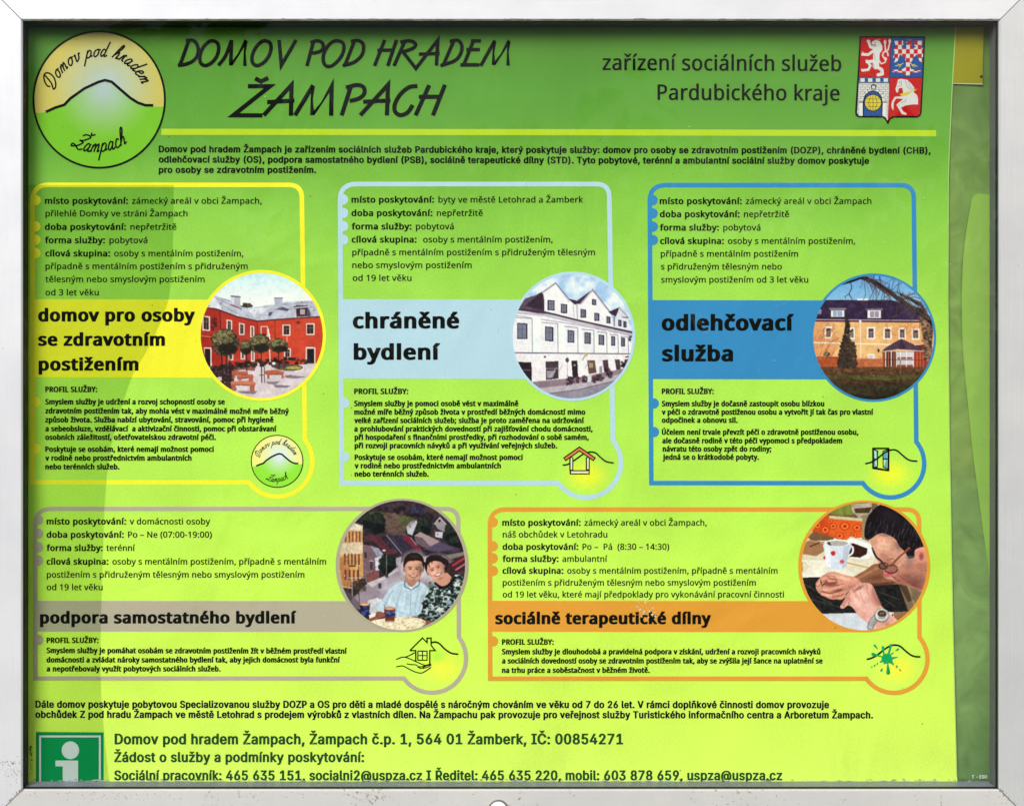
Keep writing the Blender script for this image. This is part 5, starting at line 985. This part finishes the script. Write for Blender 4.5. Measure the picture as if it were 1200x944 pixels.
bs, bw, hw = 10.5, .095, .105
def B(t, x0, x1, y, yb2=None): return T(t, x0, x1, y, bs, 'h', bw, yb2)
def H(t, x0, x1, y, s=24.2): return T(t, x0, x1, y, s, 'h', hw)
def lines(name, c, items, col=BLACK):
    mb = MB()
    for p, w in items: ribbon(mb, p, w, L_TEXT)
    return mb.build(name, ink(col), c)
def fills(name, c, polys, col, h=L_PHOTO):
    mb = MB()
    for p in polys: polyfill(mb, p, h)
    return mb.build(name, ink(col), c)
def q_(ox, oy, k, pts): return [(ox + x / k, oy + y / k) for x, y in pts]

def ex1(c): emblem(c, 324.7, 540.2, 30.2, 30.4, 1.1, ((246, 244, 138), (150, 236, 60), (226, 242, 250)), 150, 'small')
card('yellow bordered card with a red courtyard house photograph', (250, 246, 56), 38, 38, 216.7, 353.5, 357.3, 565, (325, 540.5), 41.2, 5.4, (350.5, 442), 262,
     (306.7, 393, 71.6, 73.2, 75.6, 76.8), photo_red_house, (250, 248, 58), (234.5, 265.3, 281, 296.5, 470.5, 525.5),
     [T('zámecký areál v obci Žampach,', 53, 306.5, 238.7, pre=mpk), T('přilehlé Domky ve stráni Žampach', 53.5, 219.5, 253.5), T('nepřetržitě', 53, 206.5, 269.2, pre=dpk), T('pobytová', 53, 172.5, 284.8, pre=fsk),
      T('osoby s mentálním postižením,', 53.5, 285, 300.3, pre=csk), T('případně s mentálním postižením s přidruženým', 53.5, 290, 315.3), T('tělesným nebo smyslovým postižením', 53.5, 239.5, 330.5), T('od 3 let věku', 53.5, 115.5, 346),
      B('PROFIL SLUŽBY:', 53.5, 113.5, 459), B('Smyslem služby je udržení a rozvoj schopností osoby se', 53.5, 263, 473.5), B('zdravotním postižením tak, aby mohla vést v maximálně možné míře běžný', 53.5, 338, 484, 484.7), B('způsob života. Služba nabízí ubytování, stravování, pomoc při hygieně', 53.5, 320, 494.5), B('a sebeobsluze, vzdělávací  a aktivizační činnosti, pomoc při obstarávaní', 53.5, 323.5, 505), B('osobních záležitostí, ošetřovatelskou zdravotní péči.', 53.5, 252.5, 515),
      B('Poskytuje se osobám, které nemají možnost pomoci', 53.5, 250, 529), B('v rodině nebo prostřednictvím ambulantních', 53.5, 224, 539.3), B('nebo terénních služeb.', 53.5, 139.5, 549.5)],
     [H('domov pro osoby', 46, 227, 376), H('se zdravotním', 46, 192, 404.5), H('postižením', 46.5, 161, 433.5)], ex1)
def ex2(c):
    k = lambda p: q_(640, 510, 11.8, p)
    hl = smooth(k([(230, 410), (300, 398), (380, 350), (450, 300), (520, 252), (570, 235), (630, 228), (690, 245), (750, 300), (830, 360), (935, 380)]), 4)
    lines('hill_line', c, [(hl, 1.7)])
    lines('house_outline', c, [(k([(348, 300), (348, 490)]), 4.6), (k([(575, 300), (575, 490)]), 4.6), (k([(325, 508), (602, 508)]), 5.0), (k([(250, 332), (460, 185), (670, 332)]), 5.0)], (30, 26, 14))
    o = fills('roof_fill', c, [], (222, 128, 76)); mb = MB(); ribbon(mb, k([(262, 325), (460, 188), (658, 325)]), 2.3, L_TEXT + .0001); bpy.data.objects.remove(o); mb.build('roof_fill', ink((222, 128, 76)), c)
    mb = MB()
    for p, w in ((k([(350, 312), (350, 470)]), 1.9), (k([(577, 312), (577, 465)]), 1.9), (k([(345, 509), (588, 509)]), 2.4)): ribbon(mb, p, w, L_TEXT + .0001)
    mb.build('post_fill', ink((232, 236, 190)), c)
card('pale blue bordered card with a white gabled house photograph', (186, 220, 238), 398.5, 400.3, 215.7, 713.8, 718.2, 565.8, (687, 542), 40.6, 5.4, (350.5, 443.5), 640,
     (671, 394, 70.2, 72.8, 73.4, 75.8), photo_white_house, (188, 222, 242), (233.8, 249.6, 265, 281, 472, 535),
     [T('byty ve městě Letohrad a Žamberk', 412.3, 683, 237.3, pre=mpk), T('nepřetržitě', 412.3, 565.5, 253, pre=dpk), T('pobytová', 412.5, 531.5, 268.7, pre=fsk), T(' osoby s mentálním postižením,', 412.5, 647.5, 284, pre=csk),
      T('případně s mentálním postižením s přidruženým tělesným', 413, 697, 299), T('nebo smyslovým postižením', 413, 552.5, 314), T('od 19 let věku', 413.5, 482, 329),
      B('PROFIL SLUŽBY:', 415.5, 478, 461.3), B('Smyslem služby je pomoci osobě vést v maximálně', 415.5, 607, 475.5), B('možné míře běžný způsob života v prostředí běžných domácností mimo', 415.5, 685.5, 485.5), B('velké zařízení sociálních služeb; služba je proto zaměřena na udržování', 415.5, 684, 495.3), B('a prohlubování praktických dovedností při zajišťování chodu domácnosti,', 415.5, 694, 505.2), B('při hospodaření s finančními prostředky, při rozhodování o sobě samém,', 416, 689.5, 515), B('při rozvoji pracovních návyků a při využívání veřejných služeb.', 416, 652.5, 524.8),
      B('Poskytuje se osobám, které nemají možnost pomoci', 416, 612, 538.5), B('v rodině nebo prostřednictvím ambulantních', 416, 586.5, 548.3), B('nebo terénních služeb.', 416, 502, 558)],
     [H('chráněné', 415, 536.5, 384, 29.5), H('bydlení', 416, 514, 420.7, 29.5)], ex2)
def ex3(c):
    k = lambda p: q_(1000, 510, 10.91, p)
    hl = smooth(k([(152, 362), (230, 340), (300, 300), (380, 235), (450, 195), (510, 182), (560, 195), (620, 245), (680, 295), (740, 322), (818, 328)]), 4)
    fills('window_glass', c, [k([(265, 195), (310, 205), (305, 400), (265, 395)]), k([(380, 210), (430, 200), (430, 415), (380, 400)])], (88, 178, 196))
    fills('glass_glint', c, [k([(268, 200), (288, 200), (300, 390), (285, 392)]), k([(382, 310), (415, 318), (400, 380), (385, 398)])], (206, 232, 190), L_PHOTO + .00005)
    lines('window_outline', c, [(k([(243, 165), (450, 165)]), 1.9), (k([(450, 158), (448, 455)]), 2.2), (k([(450, 446), (250, 416)]), 2.2), (k([(252, 425), (252, 158)]), 2.0), (k([(262, 178), (312, 198), (308, 402), (262, 408)]), 1.1), (k([(440, 180), (378, 200), (382, 405), (440, 425)]), 1.1), (k([(262, 298), (308, 300)]), 1.0), (k([(380, 300), (440, 298)]), 1.3)])
    lines('hill_line', c, [(hl, 1.8)])
card('blue bordered card with a yellow manor and bare tree photograph', (58, 142, 200), 761.3, 763.3, 217, 1070.6, 1073.8, 565.8, (1043.5, 543), 39.6, 5.4, (351.5, 444), 985,
     (1023.6, 395.5, 70.6, 72.6, 73.4, 75.2), photo_yellow_house, (56, 142, 196), (234.6, 250, 265.5, 281.3, 472.6, 506),
     [T('zámecký areál v obci Žampach', 773.5, 1021, 239, pre=mpk), T('nepřetržitě', 773.7, 924.5, 254.3, pre=dpk), T('pobytová', 773.7, 891, 270, pre=fsk), T('osoby s mentálním postižením,', 774, 1002, 285.7, pre=csk), T('případně s mentálním postižením', 774.5, 935, 300.7), T('s přidruženým tělesným nebo', 774.7, 916, 315.7), T('smyslovým postižením od 3 let věku', 775, 947, 331),
      B('PROFIL SLUŽBY:', 776, 836, 461.3), B('Smyslem služby je dočasně zastoupit osobu blízkou', 776, 965.5, 475.7), B('v péči o zdravotně postiženou osobu a vytvořit jí tak čas pro vlastní', 776, 1023, 485.5), B('odpočinek a obnovu sil.', 776, 864, 495), B('Účelem není trvale převzít péči o zdravotně postiženou osobu,', 776, 1005.5, 509), B('ale dočasně rodině v této péči vypomoci s předpokladem', 776.5, 986.5, 519), B('návratu této osoby zpět do rodiny;', 777, 903.5, 528.7), B('jedná se o krátkodobé pobyty.', 777, 889, 538.3)],
     [H('odlehčovací', 777, 928.5, 386.5, 29.5), H('služba', 777.5, 857.5, 422.5, 29.5)], ex3)
def ex4(c):
    k = lambda p: q_(450, 735, 10.91, p)
    hl = smooth(k([(608, 190), (660, 183), (710, 205), (770, 265), (830, 310), (880, 330), (948, 338)]), 4)
    lines('house_and_hand_drawing', c, [(hl, 1.9), (k([(330, 292), (492, 130), (550, 190), (550, 132), (602, 132), (602, 225), (655, 292), (585, 292), (585, 470)]), 1.5), (k([(330, 292), (405, 292), (405, 425)]), 1.5),
          (k([(432, 298), (550, 298), (550, 415), (432, 415), (432, 298)]), 1.2), (k([(492, 298), (492, 415)]), 1.0), (k([(432, 355), (550, 355)]), 1.0),
          (smooth(k([(155, 405), (225, 378), (290, 370), (395, 318)]), 4), 1.2), (smooth(k([(265, 372), (350, 405), (420, 438), (490, 468), (530, 482)]), 4), 1.2),
          (smooth(k([(290, 460), (340, 470), (410, 475), (440, 505), (480, 520), (530, 490), (600, 468)]), 4), 1.1), (smooth(k([(430, 495), (480, 498), (540, 478), (600, 462)]), 4), 1.1), (smooth(k([(155, 500), (240, 488), (320, 528), (400, 565), (480, 578), (560, 535), (600, 505)]), 4), 1.2), (smooth(k([(500, 520), (560, 500), (605, 475)]), 4), 1.0)])
card('beige bordered card with a smiling couple above a village street photograph', (184, 176, 156), 41.3, 41.5, 596, 537, 537.8, 794.5, (506, 771), 40.2, 5.2, (703.5, 739.5), 470,
     (471.3, 662, 73.8, 75.8, 78.0, 78.2), photo_couple, (180, 172, 150), (609, 625, 640.8, 656.5, 749.3),
     [T('v domácnosti osoby', 55, 246, 614, pre=mpk), T('Po – Ne (07:00-19:00)', 55, 248, 629.5, pre=dpk), T('terénní', 55, 158, 645, pre=fsk), T('osoby s mentálním postižením, případně s mentálním', 55, 382, 661, pre=csk), T('postižením s přidruženým tělesným nebo smyslovým postižením', 55, 356.5, 676.3), T('od 19 let věku', 55, 120, 691),
      B('PROFIL SLUŽBY:', 55, 115, 752.7), B('Smyslem služby je pomáhat osobám se zdravotním postižením žít v běžném prostředí vlastní', 55, 406, 764.5, 765.2), B('domácnosti a zvládat nároky samostatného bydlení tak, aby jejich domácnost byla funkční', 55, 398, 775.5), B('a nepotřebovaly využít pobytových sociálních služeb.', 55, 258, 786)],
     [H('podpora samostatného bydlení', 48, 346, 729.5, 22.4)], ex4)
def ex5(c):
    k = lambda p: q_(1000, 735, 10.91, p)
    hl = smooth(k([(170, 405), (240, 385), (310, 345), (400, 275), (480, 228), (545, 222), (600, 238), (660, 290), (730, 345), (790, 368), (858, 372)]), 4)
    lines('hill_line', c, [(hl, 2.0)])
    rr = random.Random(4); body = []
    for i in range(26):
        a = i / 26 * 2 * math.pi; body.append((430 + (70 + 8 * math.sin(i * 2.3)) * math.cos(a), 395 + (66 + 8 * math.cos(i * 3.1)) * math.sin(a)))
    drops = [k(body)]
    def drop(x0, y0, x1, y1, w0, w1):
        dx, dy = x1 - x0, y1 - y0; l = math.hypot(dx, dy); nx_, ny_ = -dy / l, dx / l
        p = [(x0 + nx_ * w0 / 2, y0 + ny_ * w0 / 2), (x0 - nx_ * w0 / 2, y0 - ny_ * w0 / 2)]
        a = math.atan2(dy, dx); p += [(x1 + w1 / 2 * math.cos(a + t), y1 + w1 / 2 * math.sin(a + t)) for t in np.linspace(-1.7, 1.7, 8)]
        drops.append(k(p))
    for d_ in ((390, 350, 378, 250, 14, 34), (370, 370, 250, 338, 10, 40), (448, 350, 482, 220, 22, 30), (470, 350, 510, 320, 14, 14), (480, 392, 565, 374, 34, 8), (480, 430, 510, 470, 44, 20), (375, 420, 345, 440, 30, 16), (440, 440, 444, 575, 10, 50), (312, 272, 274, 228, 10, 30), (540, 295, 575, 272, 14, 24), (372, 518, 358, 548, 12, 30), (548, 480, 556, 500, 14, 24), (592, 530, 600, 545, 12, 20), (312, 448, 304, 468, 12, 16), (275, 470, 270, 490, 14, 20), (240, 492, 235, 504, 10, 16), (392, 450, 394, 464, 10, 10)): drop(*d_)
    fills('paint_splash', c, drops, (14, 168, 96), L_TEXT + .00008)
    fills('splash_shade', c, [k([(452, 500), (466, 540), (462, 590), (446, 598), (452, 560)])], (10, 110, 50), L_TEXT + .00016)
card('orange bordered card with a photograph of a man in glasses at work', (230, 160, 60), 574, 574.5, 596.7, 1077, 1077.5, 794.8, (1047.5, 772), 39.4, 5.4, (703.5, 739.8), 1012,
     (1012.8, 663.2, 73.4, 74.8, 77.4, 77.2), photo_workshop, (230, 160, 56), (611.5, 639.7, 653.7, 668.5, 751),
     [T('zámecký areál v obci Žampach,', 589, 828, 615.5, pre=mpk), T('náš obchůdek v Letohradu', 589.3, 711.5, 629.3), T('Po –  Pá  (8:30 – 14:30)', 589.3, 784, 643.7, pre=dpk), T('ambulantní', 589.3, 711.5, 657.8, pre=fsk), T('osoby s mentálním postižením, případně s mentálním', 589.3, 911, 671.7, pre=csk), T('postižením s přidruženým tělesným nebo smyslovým postižením', 589.3, 885.5, 685.7), T('od 19 let věku, které mají předpoklady pro vykonávání pracovní činnosti', 589.3, 918.5, 699.5),
      B('PROFIL SLUŽBY:', 588.7, 648.5, 754.7), B('Smyslem služby je dlouhodobá a pravidelná podpora v získání, udržení a rozvoji pracovních návyků', 588.7, 961, 766, 766), B('a sociálních dovedností osoby se zdravotním postižením tak, aby se zvýšila její šance na uplatnění se', 588.7, 963.5, 776.7), B('na trhu práce a soběstačnost v běžném životě.', 588.7, 761, 787.7)],
     [H('sociálně terapeutické dílny', 581.5, 832, 730.3, 22.4)], ex5)

# ------------------------------------------------------------------ footer
txt('footer_line', poster, [
    T('Dále domov poskytuje pobytovou Specializovanou služby DOZP a OS pro děti a mladé dospělé s náročným chováním ve věku od 7 do 26 let. V rámci doplňkové činnosti domov provozuje', 42, 971, 828.5, 15.6, 'a', .07, yb2=829),
    T('obchůdek Z pod hradu Žampach ve městě Letohrad s prodejem výrobků z vlastních dílen. Na Žampachu pak provozuje pro veřejnost služby Turistického informačního centra a Arboretum Žampach.', 42, 1022.5, 840.3, 15.6, 'a', .07, yb2=841)])
txt('contact_line', poster, [
    T('Domov pod hradem Žampach, Žampach č.p. 1, 564 01 Žamberk, IČ: 00854271', 135, 729.5, 871.2, 23.4, 'a', .06), T('Žádost o služby a podmínky poskytování:', 134.5, 426, 892, 22, 'a', .06),
    T('Sociální pracovník: 465 635 151, socialni2@uspza.cz I Ředitel: 465 635 220, mobil: 603 878 659, uspza@uspza.cz', 134.5, 916, 913.3, 21.6, 'a', .06)], (30, 76, 34))
sg = fills('information_symbol', poster, [[(42, 857), (121.5, 857.5), (121.5, 920), (42, 920)]], (0, 146, 84), L_BAND)
mb = MB(); ribbon(mb, [(47, 920), (47, 862.3), (117, 862.3), (117, 920)], 2.2, L_PHOTO)
polyfill(mb, ellipse(82.5, 878.5, 10.2, 10.4, 36), L_PHOTO); polyfill(mb, [(65, 890.5), (91.5, 890.5), (91.5, 920), (73.5, 920), (73.5, 897.3), (65, 897.3)], L_PHOTO)
mb.build('white_symbol', ink((214, 222, 236)), sg)

# chipped print on the orange heading, and specks of dirt
mb = MB(); rr = random.Random(8)
for x, y in [(749, 706), (752, 709), (756, 705.5), (759, 704.5), (762, 708), (765, 712), (767, 717), (764, 720), (760, 723), (756, 726), (752, 722), (755, 716), (758, 712), (750, 714), (761, 716), (754, 719), (768, 722), (747, 711)]:
    r_ = rr.uniform(.7, 1.9); a0 = rr.uniform(0, 6)
    polyfill(mb, [(x + r_ * rr.uniform(.5, 1.3) * math.cos(a0 + i), y + r_ * rr.uniform(.4, 1.1) * math.sin(a0 + i)) for i in np.arange(0, 6.2, .9)], L_TEXT + .0002)
mb.build('chipped_print', ink((222, 206, 176)), poster)
mb = MB()
for i in range(60):
    x, y = rr.uniform(45, 1105), rr.uniform(40, 905); r_ = rr.uniform(.3, .75)
    polyfill(mb, [(x + r_ * rr.uniform(.5, 1.3) * math.cos(j * 1.05), y + r_ * rr.uniform(.5, 1.3) * math.sin(j * 1.05)) for j in range(6)], L_TEXT + .0002)
mb.build('dark_specks', ink((60, 70, 20)), poster, kind='stuff')
mb = MB()
for i in range(70):
    x, y = rr.uniform(34, 1150), rr.uniform(38, 910)
    if i % 3 == 0: y = rr.uniform(880, 912)
    r_ = rr.uniform(.3, .7)
    p = [(x + r_ * rr.uniform(.4, 1.4) * math.cos(j * 1.05), y + r_ * rr.uniform(.4, 1.4) * math.sin(j * 1.05)) for j in range(6)]
    mb.add([at(a, b2, 0.0018) for a, b2 in p], [tuple(range(6))])
ds = mb.build('dust_specks', mat('pale_dust', (.6, .6, .55), .9), None, kind='stuff', label='pale dust specks scattered over the poster', category='dust')

# see-through sheet added to imitate the curved shade on the poster's left
mf = bpy.data.materials.new('shade_film'); mf.use_nodes = True; nt = mf.node_tree; nt.nodes.remove(nt.nodes['Principled BSDF']); out = nt.nodes['Material Output']
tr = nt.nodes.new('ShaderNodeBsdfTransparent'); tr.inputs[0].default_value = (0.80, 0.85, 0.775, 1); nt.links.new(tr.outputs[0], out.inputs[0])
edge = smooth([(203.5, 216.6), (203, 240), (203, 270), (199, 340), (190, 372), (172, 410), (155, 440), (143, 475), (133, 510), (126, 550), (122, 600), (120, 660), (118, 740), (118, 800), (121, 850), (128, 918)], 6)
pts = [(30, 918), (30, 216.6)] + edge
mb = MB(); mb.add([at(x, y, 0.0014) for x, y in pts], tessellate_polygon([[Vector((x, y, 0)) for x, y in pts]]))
mb.build('shade_film', mf, None, label='see-through sheet added to imitate the curved shade on poster left side', category='film')

# ------------------------------------------------------------------ what the glass mirrors: a lawn and a line of trees behind the photographer
mgd = mat('mown_lawn', (0.05, 0.075, 0.03), 0.9); nt, b = nodes(mgd)
tc = nt.nodes.new('ShaderNodeTexCoord'); n = nt.nodes.new('ShaderNodeTexNoise'); n.inputs['Scale'].default_value = 1.5; n.inputs['Detail'].default_value = 6; nt.links.new(tc.outputs['Object'], n.inputs[0])
r = ramp(nt, [(0.3, (0.035, 0.055, 0.02)), (0.7, (0.075, 0.10, 0.04))]); nt.links.new(n.outputs[0], r.inputs[0]); nt.links.new(r.outputs[0], b.inputs['Base Color'])
obj('ground', [(-60, -80, 0), (60, -80, 0), (60, 12, 0), (-60, 12, 0)], [(0, 1, 2, 3)], mgd, None, kind='structure')
ml = mat('tree_foliage', (0.05, 0.075, 0.028), 0.8)
V = []; F = []
for k in range(13):
    cx_ = -13 + k * 2.2 + rng.uniform(-.6, .6); cy_ = -20 + rng.uniform(-3, 3); hh = rng.uniform(3.6, 6.4)
    for _ in range(900):
        p = rng.normal(size=3); p /= np.linalg.norm(p); p *= rng.uniform(.35, 1.0) ** .5 * (1 + .25 * math.sin(p[0] * 5 + k) * math.sin(p[2] * 7))
        c = np.array((cx_ + p[0] * 1.9, cy_ + p[1] * 1.9, hh * .52 + p[2] * hh * .5)); a = rng.normal(size=3); a /= np.linalg.norm(a); b2 = np.cross(a, rng.normal(size=3)); b2 /= np.linalg.norm(b2); q = rng.uniform(.1, .3)
        n0 = len(V); V += [tuple(c + a * q), tuple(c + b2 * q * .7), tuple(c - a * q), tuple(c - b2 * q * .7)]; F.append((n0, n0 + 1, n0 + 2, n0 + 3))
obj('tree_line', V, F, ml, None, kind='stuff', label='dim line of trees mirrored in the glass of the case', category='trees')
